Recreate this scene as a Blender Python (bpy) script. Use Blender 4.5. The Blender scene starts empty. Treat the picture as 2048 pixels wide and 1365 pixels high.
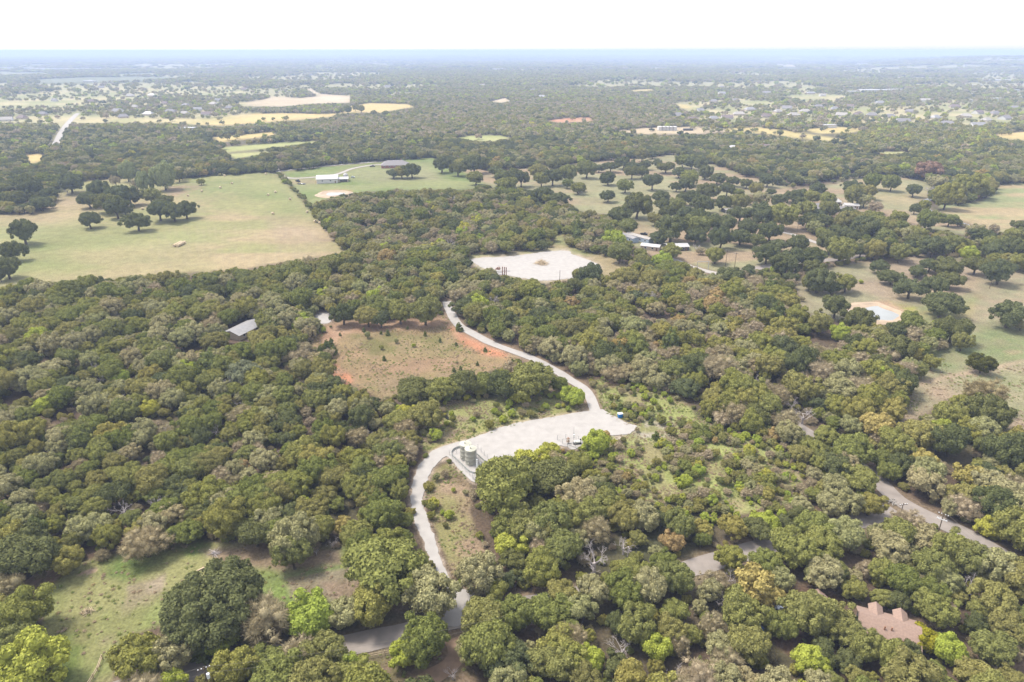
import bpy, bmesh, math, random
import numpy as np
from mathutils import Vector, Matrix
rad = math.radians
rng = np.random.default_rng(7)
random.seed(7)
SC = bpy.context.scene
COL = SC.collection

# ------------------------------------------------------------------ camera
CAM_H = 120.0
FPX = 1365.0
HORIZON_Y = 101.0
PITCH = math.atan((682.5 - HORIZON_Y) / FPX)
cam_d = bpy.data.cameras.new('camera')
cam_d.sensor_width = 36.0
cam_d.lens = 36.0 * FPX / 2048.0
cam_d.clip_start = 1.0
cam_d.clip_end = 120000.0
cam = bpy.data.objects.new('camera', cam_d)
COL.objects.link(cam)
cam.location = (0, 0, CAM_H)
cam.rotation_euler = (math.pi / 2 - PITCH, 0, 0)
SC.camera = cam

# ------------------------------------------------------------------ sky, sun, exposure
SUN_EL, SUN_AZ = rad(60), rad(-66)          # azimuth from +Y (view direction), negative = left
world = bpy.data.worlds.new('World')
SC.world = world
world.use_nodes = True
wn = world.node_tree
wn.nodes.clear()
wo = wn.nodes.new('ShaderNodeOutputWorld')
wb = wn.nodes.new('ShaderNodeBackground')
ws = wn.nodes.new('ShaderNodeTexSky')
ws.sky_type = 'NISHITA'
ws.sun_disc = False
ws.sun_elevation = SUN_EL
ws.sun_rotation = SUN_AZ
ws.altitude = 200
ws.air_density = 1.0
ws.dust_density = 1.5
ws.ozone_density = 1.0
whs = wn.nodes.new('ShaderNodeHueSaturation')
whs.inputs['Saturation'].default_value = 0.22
wn.links.new(ws.outputs[0], whs.inputs['Color'])
wn.links.new(whs.outputs[0], wb.inputs['Color'])
wb.inputs['Strength'].default_value = 0.15
wn.links.new(wb.outputs[0], wo.inputs['Surface'])
sun_d = bpy.data.lights.new('sun', 'SUN')
sun_d.energy = 1.9
sun_d.angle = rad(15)
sun_d.color = (1.0, 0.93, 0.82)
sun = bpy.data.objects.new('sun', sun_d)
COL.objects.link(sun)
sd = Vector((math.sin(SUN_AZ) * math.cos(SUN_EL), math.cos(SUN_AZ) * math.cos(SUN_EL), math.sin(SUN_EL)))
sun.rotation_euler = sd.to_track_quat('Z', 'Y').to_euler()
vs = SC.view_settings
vs.view_transform = 'Standard'
vs.look = 'None'
vs.gamma = 1.0
vs.use_curve_mapping = False
vs.exposure = 1.5
try:
    SC.cycles.volume_bounces = 1
    SC.cycles.max_bounces = 5
    SC.cycles.diffuse_bounces = 3
    SC.cycles.use_fast_gi = False
except Exception:
    pass

# ------------------------------------------------------------------ projection helpers
FW = np.array([0, math.cos(PITCH), -math.sin(PITCH)])
UP = np.array([0, math.sin(PITCH), math.cos(PITCH)])
RT = np.array([1.0, 0, 0])
CP = np.array([0, 0, CAM_H])


def G(x, y, z=0.0):
    """photo pixel (2048 wide) -> point of the plane at height z"""
    d = FW + RT * ((x - 1024.0) / FPX) + UP * ((682.5 - y) / FPX)
    t = (z - CAM_H) / d[2]
    p = CP + d * t
    return Vector((float(p[0]), float(p[1]), float(z)))


def proj(X, Y, Z):
    X = np.asarray(X, float); Y = np.asarray(Y, float); Z = np.asarray(Z, float)
    dep = Y * FW[1] + (Z - CAM_H) * FW[2]
    dep = np.maximum(dep, 0.5)
    u = X / dep
    v = (Y * UP[1] + (Z - CAM_H) * UP[2]) / dep
    return 1024 + u * FPX, 682.5 - v * FPX, dep


def _h(ix, iy, s):
    n = (ix * 374761393 + iy * 668265263 + s * 1274126177) & 0xffffffff
    n = ((n ^ (n >> 13)) * 1103515245) & 0xffffffff
    return ((n ^ (n >> 16)) & 0xffff) / 65535.0


def vnoise(x, y, s=0):
    x = np.asarray(x, float); y = np.asarray(y, float)
    ix = np.floor(x).astype(np.int64); iy = np.floor(y).astype(np.int64)
    fx = x - ix; fy = y - iy
    fx = fx * fx * (3 - 2 * fx); fy = fy * fy * (3 - 2 * fy)
    a = _h(ix, iy, s); b = _h(ix + 1, iy, s); c = _h(ix, iy + 1, s); d = _h(ix + 1, iy + 1, s)
    return (a * (1 - fx) + b * fx) * (1 - fy) + (c * (1 - fx) + d * fx) * fy


def fbm(x, y, s=0, o=4):
    v = 0; a = 0.5; t = 0
    for k in range(o):
        v = v + a * vnoise(x * 2 ** k, y * 2 ** k, s + k * 17); t += a; a *= 0.5
    return v / t


def sdist(px, py, poly):
    """signed distance (negative inside) of points to polygon"""
    P = np.array(poly, float); n = len(P)
    d2 = np.full(px.shape, 1e18); ins = np.zeros(px.shape, bool)
    for i in range(n):
        ax, ay = P[i]; bx, by = P[(i + 1) % n]
        ex, ey = bx - ax, by - ay
        L = ex * ex + ey * ey + 1e-9
        t = np.clip(((px - ax) * ex + (py - ay) * ey) / L, 0, 1)
        dx = px - ax - t * ex; dy = py - ay - t * ey
        d2 = np.minimum(d2, dx * dx + dy * dy)
        c = ((ay > py) != (by > py)) & (px < (bx - ax) * (py - ay) / (by - ay + 1e-12) + ax)
        ins ^= c
    d = np.sqrt(d2)
    return np.where(ins, -d, d)


def ldist(px, py, line):
    P = np.array(line, float)
    d2 = np.full(np.shape(px), 1e18)
    for i in range(len(P) - 1):
        ax, ay = P[i]; bx, by = P[i + 1]
        ex, ey = bx - ax, by - ay
        L = ex * ex + ey * ey + 1e-9
        t = np.clip(((px - ax) * ex + (py - ay) * ey) / L, 0, 1)
        d2 = np.minimum(d2, (px - ax - t * ex) ** 2 + (py - ay - t * ey) ** 2)
    return np.sqrt(d2)


def relief(X, Y):
    """height of the land: flat near by, low ridges far away"""
    X = np.asarray(X, float); Y = np.asarray(Y, float)
    r = np.hypot(X, Y)
    w = np.clip((r - 4200) / 4000.0, 0, 1); w = w * w * (3 - 2 * w)
    z = w * (fbm(X / 3500.0, Y / 3500.0, 5, 3) - 0.5) * 34.0
    th = np.degrees(np.arctan2(X, Y))
    w2 = np.clip((r - 5200) / 2500.0, 0, 1) * np.clip((12500 - r) / 3000.0, 0, 1)
    z = z + w2 * 68 * np.clip((th - 24) / 9.0, 0, 1) * (0.75 + 0.5 * fbm(X / 1500., Y / 1500., 9, 3))
    z = z + w2 * 12 * np.clip((-th - 6) / 12.0, 0, 1)
    return z


# ------------------------------------------------------------------ object helpers
def mesh_np(name, V, F=None, tris=None, quads=None, mat_idx=None, smooth=False):
    me = bpy.data.meshes.new(name)
    V = np.asarray(V, np.float32)
    me.vertices.add(len(V)); me.vertices.foreach_set('co', V.ravel())
    loops = []; starts = []; tot = 0; n = 0
    if tris is not None and len(tris):
        t = np.asarray(tris, np.int32); loops.append(t.ravel()); starts.append(np.arange(len(t)) * 3); tot = len(t) * 3; n = len(t)
    if quads is not None and len(quads):
        q = np.asarray(quads, np.int32); loops.append(q.ravel()); starts.append(tot + np.arange(len(q)) * 4); n += len(q)
    L = np.concatenate(loops).astype(np.int32); S = np.concatenate(starts).astype(np.int32)
    me.loops.add(len(L)); me.loops.foreach_set('vertex_index', L)
    me.polygons.add(n); me.polygons.foreach_set('loop_start', S)
    if smooth:
        me.polygons.foreach_set('use_smooth', np.ones(n, bool))
    if mat_idx is not None:
        me.polygons.foreach_set('material_index', np.asarray(mat_idx, np.int32))
    me.update(calc_edges=True)
    return me


def link(name, me, mat=None, parent=None, loc=None):
    o = bpy.data.objects.new(name, me)
    COL.objects.link(o)
    if mat is not None and me is not None and len(me.materials) == 0:
        me.materials.append(mat)
    if parent is not None:
        o.parent = parent
    if loc is not None:
        o.location = loc
    return o


def tag(o, label=None, cat=None, group=None, kind=None):
    if label: o['label'] = label
    if cat: o['category'] = cat
    if group: o['group'] = group
    if kind: o['kind'] = kind
    return o


def empty(name, loc=(0, 0, 0), rz=0.0, label=None, cat=None, group=None):
    o = bpy.data.objects.new(name, None)
    o.empty_display_size = 0.5
    COL.objects.link(o)
    o.location = loc; o.rotation_euler = (0, 0, rz)
    return tag(o, label, cat, group)


def copy_tree(o, parent=None):
    c = o.copy(); COL.objects.link(c)
    if parent is not None: c.parent = parent
    for ch in list(o.children):
        copy_tree(ch, c)
    return c


class MB:
    """mesh builder: boxes, tubes, lathes, polygons in one mesh"""
    def __init__(s): s.v = []; s.f = []

    def poly(s, pts):
        b = len(s.v); s.v += [tuple(p) for p in pts]; s.f.append(tuple(range(b, b + len(pts)))); return s

    def box(s, c, size, rz=0.0, taper=1.0):
        b = len(s.v); hx, hy, hz = size[0] / 2, size[1] / 2, size[2] / 2
        for dz, t in ((-hz, 1), (hz, taper)):
            for dx, dy in ((-hx, -hy), (hx, -hy), (hx, hy), (-hx, hy)):
                x, y = dx * t, dy * t
                s.v.append((c[0] + x * math.cos(rz) - y * math.sin(rz), c[1] + x * math.sin(rz) + y * math.cos(rz), c[2] + dz))
        for f in ((0, 3, 2, 1), (4, 5, 6, 7), (0, 1, 5, 4), (1, 2, 6, 5), (2, 3, 7, 6), (3, 0, 4, 7)):
            s.f.append(tuple(b + i for i in f))
        return s

    def tube(s, pts, radii, n=6, caps=True):
        b0 = len(s.v); m = len(pts)
        for i, p in enumerate(pts):
            p = Vector(p)
            a = Vector(pts[max(0, i - 1)]); c = Vector(pts[min(m - 1, i + 1)])
            t = (c - a).normalized() if (c - a).length > 1e-6 else Vector((0, 0, 1))
            r = radii[i] if hasattr(radii, '__len__') else radii
            u = t.cross(Vector((0.31, 0.17, 0.93)) if abs(t.z) < 0.9 else Vector((1, 0, 0))).normalized(); w = t.cross(u)
            for k in range(n):
                q = p + (u * math.cos(2 * math.pi * k / n) + w * math.sin(2 * math.pi * k / n)) * r
                s.v.append(tuple(q))
        for i in range(m - 1):
            for k in range(n):
                a = b0 + i * n + k; c = b0 + i * n + (k + 1) % n
                s.f.append((a, c, c + n, a + n))
        if caps:
            s.f.append(tuple(b0 + k for k in range(n))[::-1]); s.f.append(tuple(b0 + (m - 1) * n + k for k in range(n)))
        return s

    def lathe(s, prof, n=24, c=(0, 0, 0)):
        b0 = len(s.v)
        for r, z in prof:
            for k in range(n):
                a = 2 * math.pi * k / n
                s.v.append((c[0] + r * math.cos(a), c[1] + r * math.sin(a), c[2] + z))
        for i in range(len(prof) - 1):
            for k in range(n):
                a = b0 + i * n + k; d = b0 + i * n + (k + 1) % n
                s.f.append((a, d, d + n, a + n))
        return s

    def build(s, name, mat, parent=None, smooth=False, loc=None):
        me = bpy.data.meshes.new(name); me.from_pydata(s.v, [], s.f); me.update()
        if smooth: me.polygons.foreach_set('use_smooth', np.ones(len(me.polygons), bool))
        me.materials.append(mat)
        return link(name, me, None, parent, loc)


# ------------------------------------------------------------------ materials
def simple_mat(name, c, rough=0.85, metal=0.0, noise=0.15, scale=1.5, bump=0.0):
    m = bpy.data.materials.new(name); m.use_nodes = True; nt = m.node_tree
    b = nt.nodes['Principled BSDF']
    b.inputs['Roughness'].default_value = rough; b.inputs['Metallic'].default_value = metal
    if 'Specular IOR Level' in b.inputs: b.inputs['Specular IOR Level'].default_value = 0.25
    tc = nt.nodes.new('ShaderNodeTexCoord')
    n1 = nt.nodes.new('ShaderNodeTexNoise'); n1.inputs['Scale'].default_value = scale; n1.inputs['Detail'].default_value = 5
    nt.links.new(tc.outputs['Object'], n1.inputs['Vector'])
    mr = nt.nodes.new('ShaderNodeMapRange'); mr.inputs[1].default_value = 0.3; mr.inputs[2].default_value = 0.7
    mr.inputs[3].default_value = 1 - noise; mr.inputs[4].default_value = 1 + noise
    nt.links.new(n1.outputs[0], mr.inputs[0])
    mx = nt.nodes.new('ShaderNodeMix'); mx.data_type = 'RGBA'; mx.blend_type = 'MULTIPLY'; mx.inputs[0].default_value = 1
    mx.inputs[6].default_value = (*c, 1); nt.links.new(mr.outputs[0], mx.inputs[7])
    nt.links.new(mx.outputs[2], b.inputs['Base Color'])
    if bump:
        bp = nt.nodes.new('ShaderNodeBump'); bp.inputs['Strength'].default_value = bump; bp.inputs['Distance'].default_value = 0.1
        nt.links.new(n1.outputs[0], bp.inputs['Height']); nt.links.new(bp.outputs[0], b.inputs['Normal'])
    return m


def leaf_mat(name, cols, trans=0.22):
    """foliage: object random picks a hue, the leaf's own tint varies it"""
    m = bpy.data.materials.new(name); m.use_nodes = True; nt = m.node_tree; nt.nodes.clear()
    out = nt.nodes.new('ShaderNodeOutputMaterial')
    oi = nt.nodes.new('ShaderNodeObjectInfo')
    cr = nt.nodes.new('ShaderNodeValToRGB')
    cr.color_ramp.elements[0].position = 0; cr.color_ramp.elements[0].color = (*cols[0], 1)
    cr.color_ramp.elements[1].position = 1; cr.color_ramp.elements[1].color = (*cols[-1], 1)
    for i, c in enumerate(cols[1:-1], 1):
        e = cr.color_ramp.elements.new(i / (len(cols) - 1)); e.color = (*c, 1)
    nt.links.new(oi.outputs['Random'], cr.inputs[0])
    at = nt.nodes.new('ShaderNodeAttribute'); at.attribute_name = 'tint'
    mr = nt.nodes.new('ShaderNodeMapRange'); mr.inputs[3].default_value = 0.68; mr.inputs[4].default_value = 1.38
    nt.links.new(at.outputs['Fac'], mr.inputs[0])
    mx = nt.nodes.new('ShaderNodeMix'); mx.data_type = 'RGBA'; mx.blend_type = 'MULTIPLY'; mx.inputs[0].default_value = 1
    nt.links.new(cr.outputs[0], mx.inputs[6]); nt.links.new(mr.outputs[0], mx.inputs[7])
    d = nt.nodes.new('ShaderNodeBsdfDiffuse'); t = nt.nodes.new('ShaderNodeBsdfTranslucent')
    ms = nt.nodes.new('ShaderNodeMixShader'); ms.inputs[0].default_value = trans
    nt.links.new(mx.outputs[2], d.inputs[0]); nt.links.new(mx.outputs[2], t.inputs[0])
    nt.links.new(d.outputs[0], ms.inputs[1]); nt.links.new(t.outputs[0], ms.inputs[2])
    nt.links.new(ms.outputs[0], out.inputs[0])
    return m


def ground_mat(name='ground_cover', bumpd=0.35):
    m = bpy.data.materials.new(name); m.use_nodes = True; nt = m.node_tree
    b = nt.nodes['Principled BSDF']; b.inputs['Roughness'].default_value = 0.95
    if 'Specular IOR Level' in b.inputs: b.inputs['Specular IOR Level'].default_value = 0.1
    at = nt.nodes.new('ShaderNodeAttribute'); at.attribute_name = 'land'
    tc = nt.nodes.new('ShaderNodeTexCoord')
    last = at.outputs['Color']
    for sc_, lo, hi, det in ((1.3, 0.62, 1.38, 9), (0.16, 0.80, 1.20, 7), (0.018, 0.9, 1.1, 4)):
        n = nt.nodes.new('ShaderNodeTexNoise'); n.inputs['Scale'].default_value = sc_; n.inputs['Detail'].default_value = det
        n.inputs['Roughness'].default_value = 0.65
        nt.links.new(tc.outputs['Object'], n.inputs['Vector'])
        mr = nt.nodes.new('ShaderNodeMapRange'); mr.inputs[1].default_value = 0.3; mr.inputs[2].default_value = 0.7
        mr.inputs[3].default_value = lo; mr.inputs[4].default_value = hi
        nt.links.new(n.outputs[0], mr.inputs[0])
        mx = nt.nodes.new('ShaderNodeMix'); mx.data_type = 'RGBA'; mx.blend_type = 'MULTIPLY'; mx.inputs[0].default_value = 1
        nt.links.new(last, mx.inputs[6]); nt.links.new(mr.outputs[0], mx.inputs[7]); last = mx.outputs[2]
    nt.links.new(last, b.inputs['Base Color'])
    n = nt.nodes.new('ShaderNodeTexNoise'); n.inputs['Scale'].default_value = 1.6; n.inputs['Detail'].default_value = 6
    nt.links.new(tc.outputs['Object'], n.inputs['Vector'])
    bp = nt.nodes.new('ShaderNodeBump'); bp.inputs['Strength'].default_value = 0.7; bp.inputs['Distance'].default_value = bumpd
    nt.links.new(n.outputs[0], bp.inputs['Height']); nt.links.new(bp.outputs[0], b.inputs['Normal'])
    return m


M = {}
M['ground'] = ground_mat()
M['trunk'] = simple_mat('bark', (0.085, 0.068, 0.055), 0.95, noise=0.3, scale=3)
M['pale_trunk'] = simple_mat('weathered_wood', (0.36, 0.32, 0.31), 0.9, noise=0.2, scale=2)
M['gravel'] = simple_mat('white_gravel', (0.315, 0.294, 0.276), 0.95, noise=0.085, scale=0.35, bump=0.04)
M['asphalt'] = simple_mat('old_asphalt', (0.23, 0.20, 0.178), 0.95, noise=0.14, scale=0.35)
M['dark_asphalt'] = simple_mat('blue_grey_asphalt', (0.19, 0.20, 0.215), 0.9, noise=0.12, scale=0.4)
M['concrete'] = simple_mat('concrete', (0.31, 0.285, 0.26), 0.9, noise=0.1, scale=0.5)
M['dirt'] = simple_mat('tan_dirt', (0.27, 0.185, 0.125), 0.95, noise=0.2, scale=0.4)
M['tank'] = simple_mat('sage_tank_paint', (0.335, 0.325, 0.275), 0.5, noise=0.07, scale=0.8)
M['tank_top'] = simple_mat('tank_top_paint', (0.39, 0.38, 0.31), 0.6, noise=0.1, scale=0.8)
M['steel'] = simple_mat('galvanised_steel', (0.42, 0.43, 0.44), 0.5, 0.6, noise=0.12)
M['grey_post'] = simple_mat('grey_post', (0.33, 0.33, 0.33), 0.7, noise=0.12)
M['berm'] = simple_mat('berm_steel', (0.33, 0.34, 0.32), 0.7, noise=0.15)
M['berm_soil'] = simple_mat('berm_soil', (0.33, 0.24, 0.18), 0.95, noise=0.2)
M['shingle_pink'] = simple_mat('pink_brown_shingles', (0.245, 0.17, 0.135), 0.9, noise=0.12, scale=2.5, bump=0.3)
M['shingle_grey'] = simple_mat('grey_shingles', (0.20, 0.185, 0.185), 0.9, noise=0.12, scale=2.5)
M['shingle_brown'] = simple_mat('brown_shingles', (0.17, 0.13, 0.12), 0.9, noise=0.12, scale=2.5)
M['metal_roof'] = simple_mat('pale_metal_roof', (0.25, 0.24, 0.24), 0.45, 0.1, noise=0.12, scale=0.6)
M['white_roof'] = simple_mat('white_metal_roof', (0.40, 0.385, 0.375), 0.4, 0.0, noise=0.06, scale=0.4)
M['wall_tan'] = simple_mat('tan_wall', (0.42, 0.35, 0.27), 0.9)
M['wall_white'] = simple_mat('white_wall', (0.5, 0.48, 0.45), 0.85, noise=0.06)
M['wall_brick'] = simple_mat('brick_red_wall', (0.26, 0.12, 0.09), 0.9)
M['wall_blue'] = simple_mat('blue_grey_wall', (0.28, 0.33, 0.40), 0.8)
M['wall_dark'] = simple_mat('dark_wall', (0.07, 0.065, 0.06), 0.9)
M['glass'] = simple_mat('dark_window_glass', (0.03, 0.035, 0.045), 0.15, noise=0.05)
M['trim'] = simple_mat('white_trim', (0.7, 0.69, 0.66), 0.7, noise=0.05)
M['door'] = simple_mat('brown_door', (0.16, 0.09, 0.055), 0.7)
M['pole'] = simple_mat('pole_timber', (0.10, 0.075, 0.055), 0.9, noise=0.25)
M['wire'] = simple_mat('wire', (0.16, 0.14, 0.12), 0.6, noise=0.05)
M['insul'] = simple_mat('pale_insulator', (0.65, 0.66, 0.68), 0.4, noise=0.05)
M['water'] = simple_mat('pond_water', (0.27, 0.28, 0.28), 0.4, noise=0.06, scale=0.15)
M['sand'] = simple_mat('sand_bank', (0.34, 0.26, 0.185), 0.95, noise=0.15, scale=0.25)
M['hay'] = simple_mat('hay', (0.50, 0.40, 0.27), 0.95, noise=0.2, scale=3)
M['blue'] = simple_mat('blue_plastic', (0.02, 0.16, 0.42), 0.4)
M['black'] = simple_mat('black_paint', (0.02, 0.02, 0.022), 0.45)
M['white_paint'] = simple_mat('white_paint', (0.78, 0.78, 0.76), 0.35, noise=0.04)
M['silver'] = simple_mat('silver_paint', (0.5, 0.53, 0.56), 0.3, 0.4, noise=0.05)
M['car_blue'] = simple_mat('blue_paint', (0.08, 0.14, 0.30), 0.3, 0.2, noise=0.05)
M['rubber'] = simple_mat('rubber', (0.02, 0.02, 0.02), 0.9)
M['wood'] = simple_mat('sawn_wood', (0.46, 0.36, 0.25), 0.9, noise=0.2)
M['rust'] = simple_mat('rusty_metal', (0.25, 0.13, 0.08), 0.9, noise=0.3)
M['red'] = simple_mat('barn_red', (0.36, 0.10, 0.07), 0.8)

PAL = {
    'oak':   [(0.158, 0.177, 0.046), (0.197, 0.210, 0.062), (0.240, 0.233, 0.070), (0.179, 0.190, 0.065), (0.268, 0.241, 0.081), (0.194, 0.181, 0.065)],
    'live':  [(0.107, 0.119, 0.046), (0.130, 0.139, 0.055), (0.116, 0.131, 0.060), (0.149, 0.149, 0.051)],
    'pale':  [(0.283, 0.269, 0.128), (0.324, 0.293, 0.155), (0.268, 0.269, 0.116), (0.348, 0.290, 0.163)],
    'elm':   [(0.262, 0.246, 0.065), (0.223, 0.228, 0.061), (0.300, 0.261, 0.080), (0.204, 0.207, 0.055)],
    'brown': [(0.360, 0.289, 0.194), (0.311, 0.262, 0.158), (0.376, 0.305, 0.205), (0.283, 0.246, 0.137), (0.338, 0.273, 0.163)],
    'autumn': [(0.360, 0.268, 0.089), (0.349, 0.251, 0.116), (0.316, 0.278, 0.079), (0.338, 0.235, 0.116)],
    'lime':  [(0.307, 0.353, 0.061), (0.348, 0.376, 0.067), (0.268, 0.325, 0.061), (0.413, 0.376, 0.075)],
    'juniper': [(0.130, 0.156, 0.046), (0.162, 0.177, 0.055), (0.145, 0.170, 0.061)],
}
for k, v in PAL.items():
    M['leaf_' + k] = leaf_mat('foliage_' + k, v)

# ------------------------------------------------------------------ tree meshes (crown radius 1)
def ico(sub):
    bm = bmesh.new(); bmesh.ops.create_icosphere(bm, subdivisions=sub, radius=1.0)
    v = np.array([x.co[:] for x in bm.verts]); f = np.array([[q.index for q in p.verts] for p in bm.faces]); bm.free()
    return v, f
ICO1 = ico(1); ICO2 = ico(2)


def unit(v):
    return v / np.maximum(np.linalg.norm(v, axis=1, keepdims=True), 1e-9)


def crown_arrays(r, nl, leaves, leaf, cz=1.12, hz=0.66, lr=(0.24, 0.42), flat=0.0, core=ICO1, shape='dome', spike=0.0, irr=1.0):
    """lobes on an uneven dome, leaf faces over them. returns V, tris, tint(per vert)"""
    d = unit(r.normal(size=(nl * 3, 3)))
    d = d[d[:, 2] > -0.45][:nl]; nl = len(d)
    # spread lobes apart
    for _ in range(14):
        diff = d[:, None] - d[None]; q = (diff ** 2).sum(2) + np.eye(nl)
        d = unit(d + 0.05 * (diff / (q[..., None] + 0.05)).sum(1) / 4)
    R = r.uniform(lr[0], lr[1], nl)
    ph = r.uniform(0, 6.28, 3)
    az = np.arctan2(d[:, 1], d[:, 0])
    prof = 1 + irr * (0.11 * np.sin(az + ph[2]) + 0.17 * np.sin(2 * az + ph[0]) + 0.12 * np.sin(3 * az + ph[1]) + r.normal(size=nl) * 0.10)
    c = d * ((1 - 0.9 * R) * prof)[:, None]
    if shape == 'cone':
        hgt = (d[:, 2] + 0.45) / 1.45
        w = 1.0 - 0.7 * hgt
        c[:, 0] = np.cos(az) * w * 0.7 * (1 + .25 * r.normal(size=nl)); c[:, 1] = np.sin(az) * w * 0.7 * (1 + .25 * r.normal(size=nl)); c[:, 2] = hgt * 2 - 1
        R = R * (1.15 - 0.8 * hgt)
    c[:, 2] = c[:, 2] * hz + cz
    # a few inner lobes fill the middle
    ci = r.normal(size=(5, 3)) * [0.28, 0.28, 0.15] + [0, 0, cz + 0.05]
    c = np.vstack([c, ci]); R = np.concatenate([R, np.full(5, 0.42)])
    sz = np.array([1, 1, 0.86])
    n = int(leaves * 2.2)
    wts = R ** 2; wts = wts / wts.sum()
    li = r.choice(len(c), n, p=wts)
    out = unit(c - [0, 0, cz - 0.25])
    dd = unit(r.normal(size=(n, 3)) + out[li] * 0.8 + [0, 0, 0.35])
    p = c[li] + dd * R[li][:, None] * (0.86 + 0.32 * r.random(n) ** 1.5)[:, None] * sz
    keep = np.ones(n, bool)
    for j in range(len(c)):
        q = (((p - c[j]) / sz) ** 2).sum(1) < (0.80 * R[j]) ** 2
        keep &= ~(q & (li != j))
    keep &= p[:, 2] > cz - hz * 1.02
    idx = np.nonzero(keep)[0][:leaves]
    p = p[idx]; dd = dd[idx]; li = li[idx]; n = len(p)
    nn = unit(dd + 0.55 * r.normal(size=(n, 3)))
    a = unit(np.cross(nn, r.normal(size=(n, 3)))); b = np.cross(nn, a)
    s = leaf * r.uniform(0.6, 1.5, n)[:, None]
    if spike:
        b = dd; a = unit(np.cross(b, r.normal(size=(n, 3))))
        v0 = p - a * s * 0.10; v1 = p + a * s * 0.10; v2 = p + b * s * spike + r.normal(size=(n, 3)) * s * 0.25
    else:
        v0 = p + a * s; v1 = p - a * s * 0.5 + b * s * 0.87; v2 = p - a * s * 0.5 - b * s * 0.87
    V = np.stack([v0, v1, v2], 1).reshape(-1, 3)
    T = np.arange(n * 3).reshape(-1, 3)
    lobe_t = r.uniform(0.25, 0.75, len(c))
    tint = np.repeat(np.clip(lobe_t[li] * 0.45 + r.random(n) * 0.55, 0, 1), 3)
    # solid inner foliage
    cv, cf = core
    nb = len(V); vs_, fs_, ts_ = [V], [T], [tint]
    for j in range(len(c)):
        w = cv * (R[j] * 0.86) * sz * (1 + 0.12 * r.normal(size=(len(cv), 1))) + c[j]
        vs_.append(w); fs_.append(cf + nb); nb += len(cv); ts_.append(np.full(len(cv), 0.40 + 0.25 * lobe_t[j]))
    return np.vstack(vs_), np.vstack(fs_), np.concatenate(ts_), c, R


def add_tint(me, tint):
    a = me.attributes.new('tint', 'FLOAT', 'POINT'); a.data.foreach_set('value', np.asarray(tint, np.float32))


def trunk_mb(r, top=0.95, rad0=0.075, lean=0.08, limbs=5, spread=0.55, up=1.35):
    m = MB()
    dx, dy = r.normal() * lean, r.normal() * lean
    fork = top * 0.5
    m.tube([(0, 0, -0.03), (dx * .3, dy * .3, fork * .5), (dx, dy, fork)], [rad0 * 1.25, rad0, rad0 * .85], 7)
    for k in range(limbs):
        a = 2 * math.pi * k / limbs + r.uniform(-.4, .4)
        s = spread * r.uniform(.7, 1.15)
        m.tube([(dx, dy, fork - .03), (dx + math.cos(a) * s * .45, dy + math.sin(a) * s * .45, fork + (up - fork) * .5),
                (dx + math.cos(a) * s, dy + math.sin(a) * s, up * r.uniform(.8, 1))], [rad0 * .6, rad0 * .4, rad0 * .15], 5)
    return m


def branchy(r, depth=4, n0=5, up=0.5, length=0.75, rad0=0.07, trunk=0.55, droop=0.0):
    """leafless branching tree as tubes (unit size)"""
    m = MB()
    def rec(p, d, L, rd, k):
        e = p + d * L
        mid = p + d * L * .5 + Vector(r.normal(size=3)) * L * .08
        m.tube([p, mid, e], [rd, rd * .8, rd * .6], 5 if k > 2 else 3, caps=False)
        if k == 0: return
        nb = 3 if k > 1 else 4
        for i in range(nb):
            nd = (d * 0.75 + Vector(r.normal(size=3)) * 0.62 + Vector((0, 0, up * 0.35 - droop))).normalized()
            rec(e if i else mid.lerp(e, .8), nd, L * r.uniform(.55, .8), rd * .55, k - 1)
    m.tube([(0, 0, -.03), (r.normal() * .04, r.normal() * .04, trunk)], [rad0 * 1.2, rad0], 6)
    for i in range(n0):
        a = 2 * math.pi * i / n0 + r.uniform(-.4, .4)
        d = Vector((math.cos(a) * .8, math.sin(a) * .8, r.uniform(.35, 1.1))).normalized()
        rec(Vector((0, 0, trunk * r.uniform(.6, 1))), d, length * r.uniform(.4, .62), rad0 * .55, depth - 1)
    return m


def mb_arrays(m):
    V = np.array(m.v); T = []
    for f in m.f:
        for i in range(1, len(f) - 1): T.append((f[0], f[i], f[i + 1]))
    return V, np.array(T)


def bake_proto(name, crown, trunk, leaf_m, trunk_m):
    """joined mesh (crown + trunk) for the woodland masses; returns an unlinked object"""
    V, T, tint = crown
    tv, tt = mb_arrays(trunk)
    me = mesh_np(name, np.vstack([V, tv]), tris=np.vstack([T, tt + len(V)]), mat_idx=[0] * len(T) + [1] * len(tt))
    me.materials.append(leaf_m); me.materials.append(trunk_m)
    add_tint(me, np.concatenate([tint, np.full(len(tv), .5)]))
    return bpy.data.objects.new(name, me)


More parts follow.
